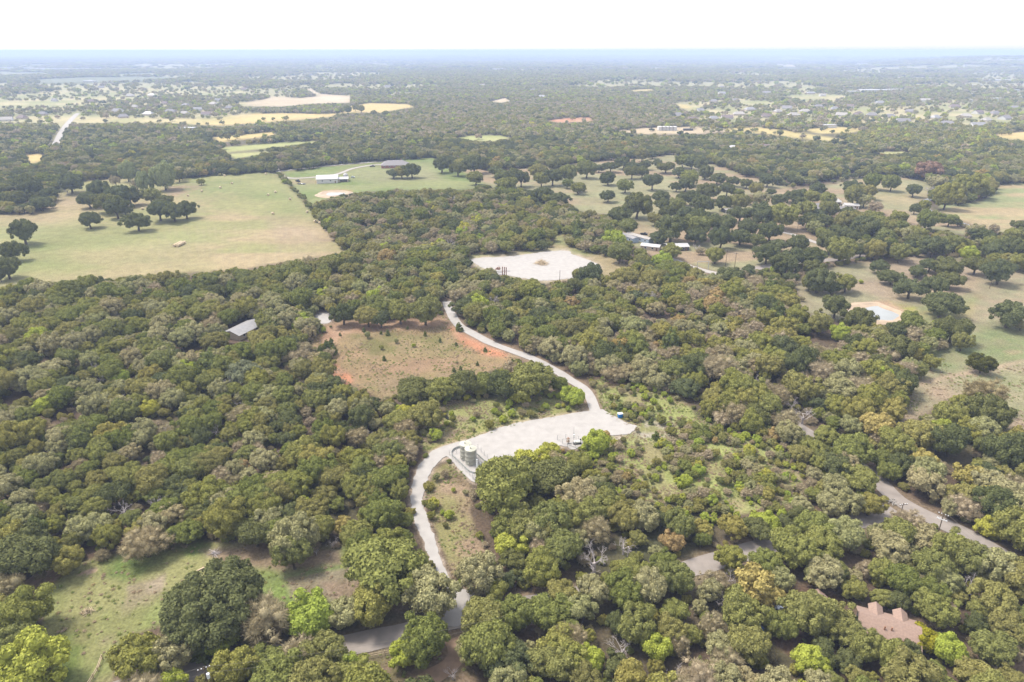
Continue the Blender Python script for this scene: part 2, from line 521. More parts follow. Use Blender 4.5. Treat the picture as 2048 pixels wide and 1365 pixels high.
SHAPES = {}     # kind -> list of (crown arrays, trunk builder)
def make_shapes():
    r = np.random.default_rng(11)
    S = {}
    S['oak'] = [(crown_arrays(r, 42, 5600, 0.048, cz=1.02, hz=0.62, lr=(0.15, 0.32))[:3], trunk_mb(r)) for _ in range(6)]
    S['live'] = [(crown_arrays(r, 26 + 3 * q_, 5200, 0.047, cz=0.92, hz=(.50, .42, .56, .46, .60, .38, .52, .48)[q_], lr=(0.15, 0.36), irr=1.5)[:3], trunk_mb(r, .8, .085, .06, 6, .6, 1.0)) for q_ in range(8)]
    S['pale'] = [(crown_arrays(r, 42, 5400, 0.048, cz=1.02, hz=0.64, lr=(0.14, 0.30))[:3], trunk_mb(r)) for _ in range(4)]
    S['elm'] = [(crown_arrays(r, 38, 5200, 0.047, cz=1.05, hz=0.70, lr=(0.15, 0.33))[:3], trunk_mb(r, 1.0, .07)) for _ in range(4)]
    S['autumn'] = [(crown_arrays(r, 18, 2100, 0.075, cz=1.0, hz=0.7, lr=(0.22, 0.4))[:3], trunk_mb(r)) for _ in range(3)]
    S['lime'] = [(crown_arrays(r, 26, 4200, 0.055, cz=0.85, hz=0.72, lr=(0.22, 0.4))[:3], trunk_mb(r, .8)) for _ in range(3)]
    S['brown'] = [(crown_arrays(r, 36, 4200, 0.11, cz=1.0, hz=0.66, lr=(0.12, 0.28), spike=1.3, core=ICO1)[:3], trunk_mb(r)) for _ in range(4)]
    S['juniper'] = [(crown_arrays(r, 26, 1700, 0.11, cz=1.35, hz=1.15, lr=(0.28, 0.42), shape='cone')[:3], trunk_mb(r, .6, .06, .02, 3, .2, .9)) for _ in range(3)]
    return S
SHAPES = make_shapes()

# ------------------------------------------------------------------ traced layout (photo pixels of ground features)
TRACK = [(893, 603), (900, 625), (915, 648), (945, 668), (985, 688), (1030, 705), (1075, 722), (1110, 742), (1140, 760), (1165, 776), (1180, 795), (1190, 822)]
CURVE_L = [(1176, 822), (1120, 832), (1060, 842), (1010, 853), (970, 868), (930, 882), (890, 892), (862, 906), (840, 930), (828, 955), (822, 985), (822, 1010), (828, 1040), (845, 1080), (860, 1120), (878, 1148), (890, 1180), (893, 1215), (884, 1250)]
CURVE_R = [(920, 1252), (930, 1232), (948, 1205), (950, 1186), (925, 1178), (905, 1165), (890, 1140), (880, 1112), (870, 1080), (857, 1045), (847, 1010), (848, 985), (858, 952), (872, 930), (893, 914), (905, 925), (925, 945), (950, 966), (985, 962), (1003, 950), (1012, 938), (1040, 925), (1062, 918), (1085, 908), (1100, 895), (1128, 893), (1150, 900), (1175, 880), (1200, 872), (1250, 870), (1275, 855), (1250, 845), (1225, 832), (1205, 820)]
PAD = CURVE_L[::1] + CURVE_R
UPAD = [(940, 520), (975, 515), (1010, 514), (1060, 508), (1100, 503), (1135, 502), (1142, 508), (1160, 514), (1185, 524), (1200, 535), (1195, 545), (1165, 552), (1150, 556), (1090, 562), (1040, 556), (1000, 549), (978, 542), (958, 532)]
SPAD = [(630, 632), (640, 627), (655, 626), (664, 633), (662, 644), (650, 648), (636, 646)]
ROAD1 = [(-420, 1585), (-160, 1500), (120, 1420), (350, 1352), (520, 1318), (705, 1288), (815, 1263), (900, 1243), (1040, 1214), (1185, 1184), (1300, 1158), (1415, 1128), (1520, 1097), (1640, 1062), (1730, 1038), (1790, 1020)]
ROAD2 = [(2500, 1420), (2300, 1290), (2120, 1180), (1994, 1104), (1925, 1066), (1860, 1036), (1795, 1000), (1752, 958), (1690, 915), (1640, 884), (1600, 857), (1560, 830), (1500, 800)]
ROAD3 = [(1385, 535), (1432, 547), (1470, 544), (1514, 537), (1560, 530), (1609, 525), (1680, 518), (1746, 509), (1848, 500), (1930, 487), (1990, 478), (2048, 474), (2300, 455)]
DRIVE3 = [(1868, 396), (1852, 402), (1845, 411), (1862, 424), (1885, 433), (1929, 449), (1958, 461), (1990, 476)]
DRIVE4 = [(1540, 456), (1561, 464), (1592, 471), (1630, 485), (1665, 497)]
DRIVE5 = [(1340, 517), (1365, 526), (1390, 537), (1432, 547)]
DRIVE6 = [(905, 1278), (917, 1305), (900, 1330), (868, 1350), (830, 1375), (780, 1420)]
DRIVE7 = [(-60, 1215), (0, 1198), (60, 1168), (105, 1133), (125, 1110)]
BARN_DRIVE = [(553, 335), (557, 345), (568, 354), (587, 357), (627, 355), (673, 349), (704, 338), (741, 331), (763, 330)]
BARN_DRIVE2 = [(560, 343), (600, 338), (650, 333), (704, 328), (745, 325), (775, 323)]
ROADTL = [(104, 300), (113, 286), (123, 265), (135, 248), (148, 234), (156, 227)]
TRACKR = [(2100, 715), (2048, 722), (1990, 735), (1940, 746), (1890, 755), (1840, 768)]

BIGFIELD = [(-200, 430), (-20, 428), (60, 424), (108, 412), (116, 380), (122, 362), (168, 360), (230, 352), (300, 352), (370, 356), (400, 350), (545, 342), (565, 362), (600, 397), (625, 427), (650, 458), (690, 502), (694, 507), (640, 515), (560, 527), (480, 540), (400, 544), (300, 552), (180, 562), (60, 568), (-200, 600)]
BARNFIELD = [(545, 342), (560, 340), (640, 331), (704, 324), (770, 318), (866, 313), (905, 330), (950, 350), (980, 372), (930, 380), (850, 380), (760, 383), (700, 387), (655, 398), (624, 414), (600, 390), (570, 356)]
SAVANNA = [(866, 313), (900, 330), (940, 335), (1000, 338), (1080, 330), (1130, 328), (1180, 320), (1230, 316), (1300, 312), (1340, 306), (1370, 312), (1400, 324), (1440, 330), (1490, 349), (1541, 360), (1589, 376), (1626, 376), (1654, 370), (1695, 358), (1746, 346), (1797, 348), (1840, 356), (1868, 372), (1850, 395), (1840, 412), (1870, 432), (1940, 458), (1930, 470),
           (1850, 455), (1740, 425), (1650, 430), (1600, 455), (1680, 500), (1740, 505), (1700, 520), (1600, 528), (1520, 540), (1440, 552), (1400, 545), (1360, 525), (1290, 508), (1240, 470), (1230, 430), (1150, 422), (1130, 402), (1045, 380), (980, 374), (930, 345)]
RFIELD = [(1875, 405), (1960, 405), (1990, 385), (1990, 365), (2060, 362), (2400, 350), (2400, 430), (2048, 440), (2010, 468), (1950, 452), (1890, 430)]
RMID = [(1630, 540), (1740, 520), (1850, 508), (1960, 520), (2060, 540), (2400, 540), (2400, 1000), (2100, 1000), (2060, 860), (2000, 850), (1965, 810), (1900, 800), (1850, 830), (1810, 850), (1800, 835), (1825, 790), (1820, 740), (1850, 700), (1905, 660), (1830, 640), (1780, 650), (1700, 640), (1640, 640), (1600, 620), (1590, 560)]
CLEAR = [(652, 646), (700, 640), (760, 640), (850, 640), (888, 632), (905, 648), (930, 668), (985, 692), (1040, 716), (1000, 736), (960, 752), (900, 762), (850, 776), (800, 790), (760, 795), (720, 780), (690, 762), (662, 738), (668, 708), (645, 690), (622, 700), (625, 680), (642, 660)]
BRUSHMID = [(780, 800), (830, 840), (900, 790), (975, 800), (1060, 770), (1130, 780), (1170, 800), (1175, 820), (1060, 840), (960, 868), (880, 890), (850, 900), (838, 880), (840, 850)]
STRIP = [(870, 935), (900, 925), (930, 955), (945, 985), (940, 1020), (950, 1060), (970, 1100), (960, 1130), (925, 1165), (905, 1150), (890, 1110), (875, 1070), (860, 1030), (855, 990)]
BRUSHR = [(1180, 760), (1260, 768), (1360, 792), (1400, 840), (1450, 862), (1555, 895), (1605, 955), (1560, 1010), (1480, 1030), (1400, 1020), (1290, 1000), (1230, 965), (1190, 925), (1170, 900), (1240, 850), (1200, 800)]
MEADOW = [(15, 1200), (70, 1165), (130, 1130), (190, 1118), (260, 1105), (330, 1095), (400, 1085), (480, 1085), (530, 1100), (600, 1100), (690, 1090), (700, 1150), (740, 1180), (660, 1200), (560, 1210), (510, 1200), (500, 1240), (400, 1255), (330, 1245), (255, 1275), (235, 1320), (215, 1400), (110, 1400), (115, 1340), (95, 1300), (75, 1270), (95, 1220), (60, 1215), (20, 1230)]
YARD1 = [(1560, 1190), (1600, 1170), (1660, 1180), (1700, 1210), (1690, 1240), (1600, 1250), (1610, 1290), (1580, 1310), (1540, 1280), (1530, 1230)]
LOWYARD = [(720, 1320), (800, 1312), (900, 1300), (930, 1320), (960, 1365), (1000, 1400), (830, 1400), (760, 1345)]
UPMARG = [(928, 512), (960, 505), (1060, 498), (1105, 492), (1112, 470), (1126, 458), (1132, 488), (1165, 498), (1220, 512), (1262, 532), (1290, 556), (1262, 566), (1225, 560), (1195, 550), (1140, 562), (1090, 566), (1020, 556), (960, 540)]
SMALLOPEN = [[(650, 1170), (720, 1160), (800, 1180), (835, 1200), (800, 1215), (700, 1215)], [(350, 690), (400, 680), (405, 705), (360, 712)], [(55, 710), (90, 705), (100, 720), (60, 730)], [(10, 790), (70, 770), (60, 800), (0, 815)],
             [(448, 648), (500, 632), (518, 652), (508, 680), (455, 692)], [(1600, 680), (1650, 640), (1690, 650), (1680, 690), (1630, 695)], [(1215, 660), (1240, 660), (1235, 672), (1218, 672)],
             [(1870, 880), (1950, 880), (1950, 940), (1900, 1000), (1860, 985), (1900, 940)], [(1600, 862), (1650, 850), (1680, 870), (1640, 885)],
             [(1720, 1205), (1850, 1230), (1840, 1290), (1760, 1275), (1715, 1235)], [(1735, 950), (1800, 985), (1880, 1030), (2000, 1098), (1950, 1078), (1870, 1040), (1800, 1030), (1720, 1050), (1770, 1015)],
             [(700, 1290), (800, 1262), (830, 1265), (720, 1312)], [(1395, 1132), (1440, 1118), (1560, 1085), (1555, 1100), (1450, 1140), (1430, 1150)], [(395, 1345), (430, 1335), (440, 1350), (400, 1365)],
             [(1175, 1184), (1215, 1172), (1215, 1188), (1185, 1195)], [(1490, 350), (1500, 348), (1500, 352)],
             [(1110, 470), (1125, 455), (1130, 490), (1150, 500), (1110, 500)], [(1540, 345), (1590, 368), (1650, 366), (1700, 345), (1740, 338), (1680, 352), (1600, 372)]]
POND1W = [(652, 388), (660, 385.5), (690, 386), (690, 388.5), (684, 391), (662, 392.5), (653, 391)]
POND2W = [(1693, 622), (1708, 618.5), (1723, 617), (1742, 613.5), (1755, 612), (1767, 617), (1783, 623), (1799, 630), (1793, 638), (1787, 642), (1765, 641.5), (1743, 640), (1728, 634), (1712, 627)]
POND2B = [(1680, 618), (1688, 609), (1720, 607), (1755, 602), (1778, 601), (1800, 614), (1830, 627), (1822, 636), (1800, 645), (1760, 648), (1720, 642), (1690, 630)]
FARFIELDS = [
    ('tan', [(160, 240), (240, 236), (330, 238), (420, 237), (480, 229), (560, 226), (640, 228), (700, 226), (760, 226), (828, 214), (815, 208), (740, 206), (700, 212), (690, 222), (662, 234), (600, 240), (520, 246), (440, 252), (330, 246), (200, 244)]),
    ('sand', [(478, 207), (520, 200), (545, 194), (600, 196), (640, 192), (625, 186), (613, 178), (622, 178), (640, 188), (700, 192), (700, 206), (620, 208), (560, 214), (490, 212)]),
    ('tan', [(425, 274), (480, 270), (548, 263), (552, 269), (520, 275), (440, 285)]),
    ('green', [(440, 296), (520, 288), (640, 281), (620, 288), (560, 295), (450, 306)]),
    ('green', [(455, 308), (540, 302), (545, 306), (470, 318)]),
    ('green', [(914, 275), (950, 270), (1000, 271), (1022, 276), (985, 284), (930, 282)]),
    ('red', [(1095, 241), (1140, 236), (1180, 235), (1186, 243), (1120, 246)]),
    ('sand', [(1235, 262), (1290, 256), (1380, 254), (1440, 256), (1458, 264), (1400, 268), (1280, 269)]),
    ('tan', [(1450, 257), (1510, 254), (1570, 261), (1640, 272), (1690, 280), (1670, 283), (1600, 278), (1530, 268), (1460, 264)]),
    ('tan', [(1600, 258), (1680, 254), (1740, 258), (1700, 266), (1640, 268)]),
    ('tan', [(1575, 192), (1640, 188), (1690, 192), (1670, 198), (1600, 198)]),
    ('tan', [(1990, 268), (2060, 262), (2400, 262), (2400, 280), (2040, 281), (2000, 277)]),
    ('green', [(1740, 305), (1810, 303), (1820, 308), (1750, 311)]),
    ('tan', [(50, 310), (80, 308), (90, 322), (60, 328)]),
    ('green', [(-200, 206), (0, 205), (150, 200), (165, 204), (60, 210), (-200, 214)]),
    ('haze', [(-200, 146), (80, 143), (90, 147), (-200, 150)]),
    ('haze', [(60, 158), (180, 153), (330, 153), (360, 157), (230, 163), (90, 166)]),
    ('haze', [(230, 147), (300, 145), (310, 149), (240, 151)]),
    ('tan', [(1260, 180), (1300, 178), (1310, 181), (1270, 184)]),
    ('sand', [(980, 203), (1010, 196), (1020, 203), (1000, 206)]),
    ('tan', [(1355, 208), (1400, 213), (1390, 220), (1360, 216)]),
    ('sand', [(1550, 126), (1590, 128), (1600, 134), (1570, 131)]),
    ('green', [(1480, 204), (1530, 202), (1540, 206), (1490, 209)]),
]
OPEN = [BIGFIELD, BARNFIELD, SAVANNA, RFIELD, RMID, CLEAR, BRUSHMID, STRIP, BRUSHR, MEADOW, YARD1, LOWYARD, PAD, UPAD, UPMARG, SPAD, POND2B] + SMALLOPEN + [p for _, p in FARFIELDS]


def road_world(line, w=0):
    P = [G(x, y) for x, y in line]
    # Catmull-Rom resample
    out = []
    for i in range(len(P) - 1):
        p0 = P[max(0, i - 1)]; p1 = P[i]; p2 = P[i + 1]; p3 = P[min(len(P) - 1, i + 2)]
        n = max(2, int((p2 - p1).length / 3.0))
        n = min(n, 40)
        for k in range(n):
            t = k / n
            out.append(0.5 * ((2 * p1) + (p2 - p0) * t + (2 * p0 - 5 * p1 + 4 * p2 - p3) * t * t + (3 * p1 - p0 - 3 * p2 + p3) * t ** 3))
    out.append(P[-1])
    return out

ROADS = [('gravel_track', TRACK, 4.4, 'gravel', .05), ('county_road', ROAD1, 5.8, 'asphalt', .03), ('crossing_road', ROAD2, 5.9, 'asphalt', .04),
         ('paved_lane', ROAD3, 6.0, 'asphalt', .03), ('curving_driveway', DRIVE3, 5.0, 'dark_asphalt', .035), ('concrete_driveway', DRIVE4, 4.0, 'concrete', .03),
         ('gravel_driveway', DRIVE5, 4.5, 'concrete', .035), ('dirt_driveway', DRIVE6, 4.2, 'dirt', .03), ('dirt_track', DRIVE7, 3.6, 'dirt', .03),
         ('barn_drive', BARN_DRIVE, 4.5, 'concrete', .03), ('farm_lane', BARN_DRIVE2, 4.5, 'concrete', .035), ('far_road', ROADTL, 9.0, 'concrete', .03)]
RW = {n: road_world(l) for n, l, w, m, z in ROADS}

# ------------------------------------------------------------------ ground sheet with its cover colours
def build_ground():
    ys = list(np.arange(1900, 1366, -8.0)) + list(np.arange(1366, 500, -4.0)) + list(np.arange(500, 180, -2.5)) + list(np.arange(180, 107, -1.5))
    rr = np.array([CAM_H / math.tan(math.atan((y - 682.5) / FPX) + PITCH) for y in ys])
    rr = np.concatenate([[0.5, 15, 30], rr[rr > 34], [30000.0, 40000.0]])
    rr = np.sort(rr)
    th = np.concatenate([np.radians(np.arange(-180, -52, 6.0)), np.radians(np.arange(-52, 52.01, 0.21)), np.radians(np.arange(58, 180, 6.0))])
    nr, nt = len(rr), len(th)
    R, T = np.meshgrid(rr, th, indexing='ij')
    X = R * np.sin(T); Y = R * np.cos(T)
    Z = relief(X, Y)
    px, py, dep = proj(X, Y, 0 * X)
    front = (Y > 5) & (np.abs(T) < 1.2)
    px = np.where(front, px, -9999); py = np.where(front, py, 5000)
    def col(c): return np.array(c)[None, None, :]
    def mix(a, b, w): return a * (1 - w[..., None]) + b * w[..., None]
    n1 = fbm(X / 9, Y / 9, 1); n2 = fbm(X / 40, Y / 40, 2); n3 = fbm(X / 3.0, Y / 3.0, 3, 3); n4 = fbm(X / 160, Y / 160, 4)
    # under the trees: leaf litter; far off: mixed grass and brush, sunlight painted into the paler clearings
    C = mix(col((.125, .098, .066)), col((.175, .125, .090)), np.clip(n1 * 2 - .5, 0, 1))
    C = mix(C, col((.10, .12, .055)), np.clip((n2 - .5) * 4, 0, 1) * .7)
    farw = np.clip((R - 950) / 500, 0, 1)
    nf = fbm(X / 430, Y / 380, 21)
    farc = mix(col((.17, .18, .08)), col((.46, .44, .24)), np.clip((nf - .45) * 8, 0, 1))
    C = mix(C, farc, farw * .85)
    def paint(poly, c1, c2, noise, lo=.35, hi=.65, soft=2.5, rag=0.0, strength=1.0):
        nonlocal C
        P = np.array(poly, float); m_ = 30
        sel = front & (px > P[:, 0].min() - m_) & (px < P[:, 0].max() + m_) & (py > P[:, 1].min() - m_) & (py < P[:, 1].max() + m_)
        if not sel.any(): return
        d = sdist(px[sel], py[sel], poly) + (n3[sel] - .5) * rag
        w = np.clip(.5 - d / (2 * soft), 0, 1) * strength
        t = np.clip((noise[sel] - lo) / (hi - lo), 0, 1)[:, None]
        cc = np.array(c1) * (1 - t) + np.array(c2) * t
        C[sel] = C[sel] * (1 - w[:, None]) + cc * w[:, None]
    TAN = (.43, .35, .205); TAN2 = (.335, .33, .15); GRN = (.20, .26, .085); GRN2 = (.28, .305, .13); PNK = (.38, .295, .195)
    fs = fbm(X / 70 + n1 * .3, Y / 22, 31)     # streaky field noise
    paint(BIGFIELD, TAN, TAN2, fs, .4, .6, 4, 6)
    paint([(-200, 440), (400, 430), (420, 530), (-200, 600)], (.27, .30, .13), TAN2, fbm(X / 30, Y / 12, 32), .35, .6, 30, 40, .55)
    paint([(380, 345), (545, 338), (640, 440), (560, 440), (470, 400), (380, 400), (350, 370)], GRN, TAN2, fs, .35, .75, 22, 30, .85)
    paint([(110, 365), (300, 350), (360, 400), (240, 400), (110, 400)], GRN2, TAN2, fs, .35, .7, 16, 20, .6)
    paint([(0, 500), (150, 450), (260, 440), (250, 470), (120, 500), (200, 540), (0, 570)], GRN, TAN2, n2, .35, .7, 18, 25, .6)
    paint([(0, 430), (130, 390), (220, 385), (200, 430), (60, 450)], PNK, TAN, n2, .4, .6, 12, 15, .6)
    paint([(600, 440), (690, 500), (640, 510), (560, 500), (540, 440)], (.40, .31, .22), TAN, n2, .4, .6, 16, 20, .6)
    for k in range(26):                         # mower and baler lines
        x0 = 300 + k * 13 + rng.uniform(-3, 3)
        paint([(x0, 450), (x0 + 3, 450), (x0 + 5, 530), (x0 + 1.5, 530)], (.45, .39, .26), (.34, .30, .19), n2, .4, .6, 2, 2, .35)
    paint([(330, 372), (400, 368), (408, 376), (380, 384), (345, 396), (330, 392)], (.34, .25, .17), (.26, .25, .13), n1, .4, .6, 4, 5, .8)
    paint(BARNFIELD, GRN, GRN2, fs, .35, .65, 3, 4)
    paint([(680, 345), (770, 330), (860, 330), (900, 370), (800, 372), (720, 362)], (.36, .32, .20), GRN2, fs, .4, .65, 10, 12, .6)
    paint([(575, 360), (640, 358), (640, 368), (580, 370)], PNK, TAN, n1, .4, .6, 4, 4, .7)
    paint(SAVANNA, PNK, (.33, .32, .18), fs, .42, .58, 4, 5)
    paint([(1150, 390), (1280, 380), (1400, 430), (1330, 470), (1240, 440), (1150, 415)], (.28, .30, .15), (.33, .31, .18), n2, .4, .6, 14, 14, .6)
    paint([(1780, 365), (1860, 390), (1840, 415), (1750, 400), (1720, 385)], (.31, .33, .16), TAN, fs, .4, .6, 9, 9, .7)
    paint(RFIELD, TAN, (.30, .33, .16), fs, .42, .6, 4, 5)
    paint(RMID, (.31, .295, .18), (.37, .30, .21), n2, .4, .6, 5, 8)
    paint([(1830, 700), (1960, 650), (2060, 640), (2060, 700), (1900, 740), (1840, 730)], (.19, .25, .10), (.27, .26, .14), n1, .35, .7, 14, 18, .8)
    paint([(1900, 640), (2400, 620), (2400, 560), (2000, 560), (1900, 600)], (.26, .28, .15), PNK, n1, .35, .7, 14, 18, .5)
    paint([(1840, 770), (2060, 730), (2400, 720), (2400, 840), (2000, 830), (1870, 800)], (.40, .30, .22), (.27, .29, .15), n2, .42, .62, 12, 14, .8)
    paint([(2000, 700), (2400, 690), (2400, 720), (1990, 728)], (.2, .25, .1), TAN, n1, .4, .6, 8, 8, .7)
    paint([(1850, 600), (1960, 590), (1930, 660), (1860, 660), (1820, 640)], (.24, .28, .11), (.33, .30, .12), n1, .4, .6, 8, 10, .6)
    paint([(1780, 580), (1960, 560), (1900, 600), (1800, 600)], PNK, TAN, n1, .4, .6, 10, 10, .6)
    paint(POND2B, (.52, .38, .26), (.42, .30, .20), n3, .4, .6, 2.5, 3)
    paint([(1775, 601), (1830, 615), (1850, 640), (1830, 655), (1795, 650), (1800, 640), (1828, 630), (1800, 612)], (.33, .33, .08), (.40, .33, .16), n3, .4, .6, 3, 6, .9)
    paint([(1740, 644), (1800, 646), (1790, 654), (1740, 652)], (.24, .28, .07), GRN, n3, .4, .6, 2, 3, .9)
    paint([(634, 392), (645, 382), (675, 379), (705, 382), (700, 389), (690, 393), (655, 395)], (.48, .30, .17), (.40, .27, .17), n3, .4, .6, 2, 2)
    paint(CLEAR, (.35, .24, .15), (.31, .235, .125), n1, .35, .65, 3, 6)
    paint([(690, 668), (760, 655), (830, 668), (880, 662), (930, 690), (950, 705), (880, 715), (820, 712), (740, 712)], (.18, .18, .065), (.30, .24, .13), n1, .40, .58, 9, 14, .85)
    paint([(655, 650), (760, 640), (890, 640), (870, 655), (760, 662), (690, 668), (660, 690), (640, 680)], (.48, .33, .22), (.42, .27, .18), n1, .4, .6, 4, 6, .9)
    paint([(895, 650), (950, 670), (1020, 700), (1012, 716), (960, 706), (915, 682)], (.58, .27, .155), (.46, .28, .18), n1, .45, .85, 6, 9, 1)
    paint([(652, 722), (690, 738), (708, 760), (690, 775), (662, 750)], (.58, .27, .155), (.36, .24, .16), n3, .35, .7, 4, 6, .9)
    paint([(720, 770), (800, 752), (900, 745), (960, 735), (955, 750), (850, 780), (760, 795)], (.27, .25, .10), (.28, .21, .14), n1, .35, .65, 8, 10, .7)
    paint(UPMARG, (.36, .30, .17), (.27, .29, .12), fs, .4, .6, 3, 4)
    paint(BRUSHMID, (.30, .235, .165), (.31, .32, .13), n1, .42, .58, 3, 6)
    paint([(850, 900), (960, 850), (1180, 812), (1180, 824), (960, 872), (870, 905)], (.27, .28, .09), (.33, .27, .14), n3, .4, .6, 5, 7, .8)
    paint(STRIP, (.36, .27, .18), (.29, .27, .12), n1, .4, .6, 3, 5)
    paint([(880, 930), (935, 945), (940, 975), (900, 965)], (.22, .17, .10), (.20, .19, .07), n3, .4, .6, 4, 5, .8)
    paint(BRUSHR, (.33, .36, .13), (.33, .30, .15), n1, .45, .65, 4, 8)
    paint([(1195, 750), (1240, 755), (1270, 770), (1220, 775)], (.36, .22, .16), (.30, .2, .14), n3, .4, .6, 5, 5, .8)
    paint([(1230, 860), (1290, 845), (1350, 850), (1340, 870), (1270, 885), (1210, 885)], (.52, .46, .42), (.30, .29, .14), n3, .42, .6, 8, 14, .8)
    paint(MEADOW, (.30, .30, .13), (.21, .28, .08), n2, .40, .60, 5, 6)
    paint([(190, 1118), (400, 1085), (430, 1100), (330, 1125), (260, 1165), (200, 1150)], (.13, .215, .05), (.24, .24, .10), n1, .35, .7, 10, 14, .85)
    paint([(400, 1100), (530, 1085), (600, 1100), (680, 1095), (690, 1130), (560, 1145), (450, 1130)], (.34, .26, .20), (.27, .2, .14), n1, .35, .65, 8, 10, .9)
    paint([(255, 1170), (330, 1150), (325, 1185), (250, 1210)], (.38, .31, .24), (.30, .25, .17), n3, .4, .6, 5, 8, .8)
    paint([(90, 1300), (130, 1240), (190, 1250), (160, 1330), (110, 1390)], (.15, .21, .05), (.22, .22, .09), n1, .4, .6, 12, 16, .8)
    paint([(230, 1210), (330, 1180), (250, 1290), (200, 1290)], (.33, .26, .19), (.24, .24, .10), n1, .4, .6, 9, 12, .6)
    paint([(560, 1150), (700, 1130), (740, 1180), (600, 1215)], (.31, .25, .20), (.25, .19, .14), n3, .4, .6, 7, 9, .8)
    paint([(560, 1150), (690, 1128), (690, 1136), (600, 1152), (510, 1168), (510, 1160)], (.19, .26, .08), (.2, .24, .1), n3, .4, .6, 3, 4, .8)
    paint([(153, 1148), (190, 1136), (194, 1142), (180, 1149), (155, 1150)], (.50, .38, .29), (.46, .34, .25), n3, .4, .6, 1.5, 1)
    paint([(-60, 1180), (60, 1130), (130, 1120), (140, 1140), (80, 1190), (0, 1230)], (.36, .20, .13), (.27, .17, .12), n3, .4, .6, 6, 8, .8)
    paint([(640, 1165), (720, 1160), (810, 1175), (845, 1205), (800, 1230), (690, 1220)], (.33, .25, .18), (.27, .21, .14), n3, .4, .6, 7, 9, .9)
    paint(YARD1, (.22, .145, .105), (.17, .115, .08), n3, .4, .6, 5, 5)
    paint(LOWYARD, (.25, .19, .13), (.2, .18, .09), n3, .4, .6, 5, 8)
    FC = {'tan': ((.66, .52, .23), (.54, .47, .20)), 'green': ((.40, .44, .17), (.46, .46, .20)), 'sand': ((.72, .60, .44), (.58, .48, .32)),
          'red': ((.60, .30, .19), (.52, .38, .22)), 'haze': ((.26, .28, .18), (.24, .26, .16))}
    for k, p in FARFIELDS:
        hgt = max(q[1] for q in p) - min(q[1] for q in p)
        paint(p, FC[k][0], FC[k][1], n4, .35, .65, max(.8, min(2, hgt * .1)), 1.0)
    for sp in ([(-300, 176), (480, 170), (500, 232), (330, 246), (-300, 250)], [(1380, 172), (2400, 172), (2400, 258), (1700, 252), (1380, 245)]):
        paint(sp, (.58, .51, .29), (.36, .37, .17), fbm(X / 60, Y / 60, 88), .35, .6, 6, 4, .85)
    # verges of the roads, worn ground round the pads
    for nme, ln, w, mt, z in ROADS:
        if nme in ('far_road',): continue
        pl = [(p.x, p.y) for p in RW[nme]]
        sel = front & (R < 1400)
        d = ldist(X[sel], Y[sel], pl)
        vc = (.34, .26, .18) if mt in ('gravel', 'dirt') else (.28, .22, .15)
        wv = np.clip(1 - (d - w / 2) / (2.6 + n3[sel] * 2), 0, 1) * .75
        C[sel] = C[sel] * (1 - wv[:, None]) + np.array(vc) * wv[:, None]
    for pd in (PAD, UPAD, SPAD):
        sel = front & (py > 480) & (py < 1300)
        d = sdist(px[sel], py[sel], pd) + (n3[sel] - .5) * 10
        wv = np.clip(.9 - d / 7, 0, 1) * .8
        C[sel] = C[sel] * (1 - wv[:, None]) + np.array((.56, .47, .38)) * wv[:, None]
    d = ldist(X, Y, [(p.x, p.y) for p in road_world(TRACKR)])
    wv = np.clip(1.2 - d / 1.6, 0, 1) * .6
    C = mix(C, col((.46, .35, .25)), wv)
    C = np.clip(C * [.585, .565, .55], 0.02, .8)
    idx = np.arange(nr * nt).reshape(nr, nt)
    a = idx[:-1, :-1].ravel(); b = idx[:-1, 1:].ravel(); c = idx[1:, 1:].ravel(); d = idx[1:, :-1].ravel()
    q1 = np.stack([a, d, c, b], 1)
    q2 = np.stack([idx[:-1, -1], idx[1:, -1], idx[1:, 0], idx[:-1, 0]], 1)
    # micro relief of the near ground
    Z = Z + np.where(R < 1500, (n3 - .5) * .10, 0) - 0.06
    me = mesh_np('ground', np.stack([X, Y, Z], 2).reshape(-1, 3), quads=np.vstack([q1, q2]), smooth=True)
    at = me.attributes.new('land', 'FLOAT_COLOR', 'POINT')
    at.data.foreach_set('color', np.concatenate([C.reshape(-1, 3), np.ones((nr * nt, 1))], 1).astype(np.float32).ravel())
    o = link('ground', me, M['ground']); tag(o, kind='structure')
build_ground()

# ------------------------------------------------------------------ roads and pads
def ribbon(name, line, w, mat, z, taper=None):
    P = RW[name]; m = MB(); L = []; Rr = []
    for i, p in enumerate(P):
        t = (P[min(i + 1, len(P) - 1)] - P[max(i - 1, 0)]).normalized(); s = Vector((-t.y, t.x, 0))
        j1 = (vnoise(i * .45, 3, 8) - .5) * .7; j2 = (vnoise(i * .45, 9, 8) - .5) * .7
        if mat.startswith('dark') or mat == 'concrete': j1 *= .3; j2 *= .3
        L.append(p + s * (w / 2 + float(j1))); Rr.append(p - s * (w / 2 + float(j2)))
    for i in range(len(P) - 1):
        m.poly([(L[i].x, L[i].y, z), (Rr[i].x, Rr[i].y, z), (Rr[i + 1].x, Rr[i + 1].y, z), (L[i + 1].x, L[i + 1].y, z)])
    return tag(m.build(name, M[mat]), kind='structure')
for nme, ln, w, mt, z in ROADS:
    ribbon(nme, ln, w, mt, z + .03 + .004 * [q[0] for q in ROADS].index(nme) + (.06 if nme == 'gravel_track' else 0))


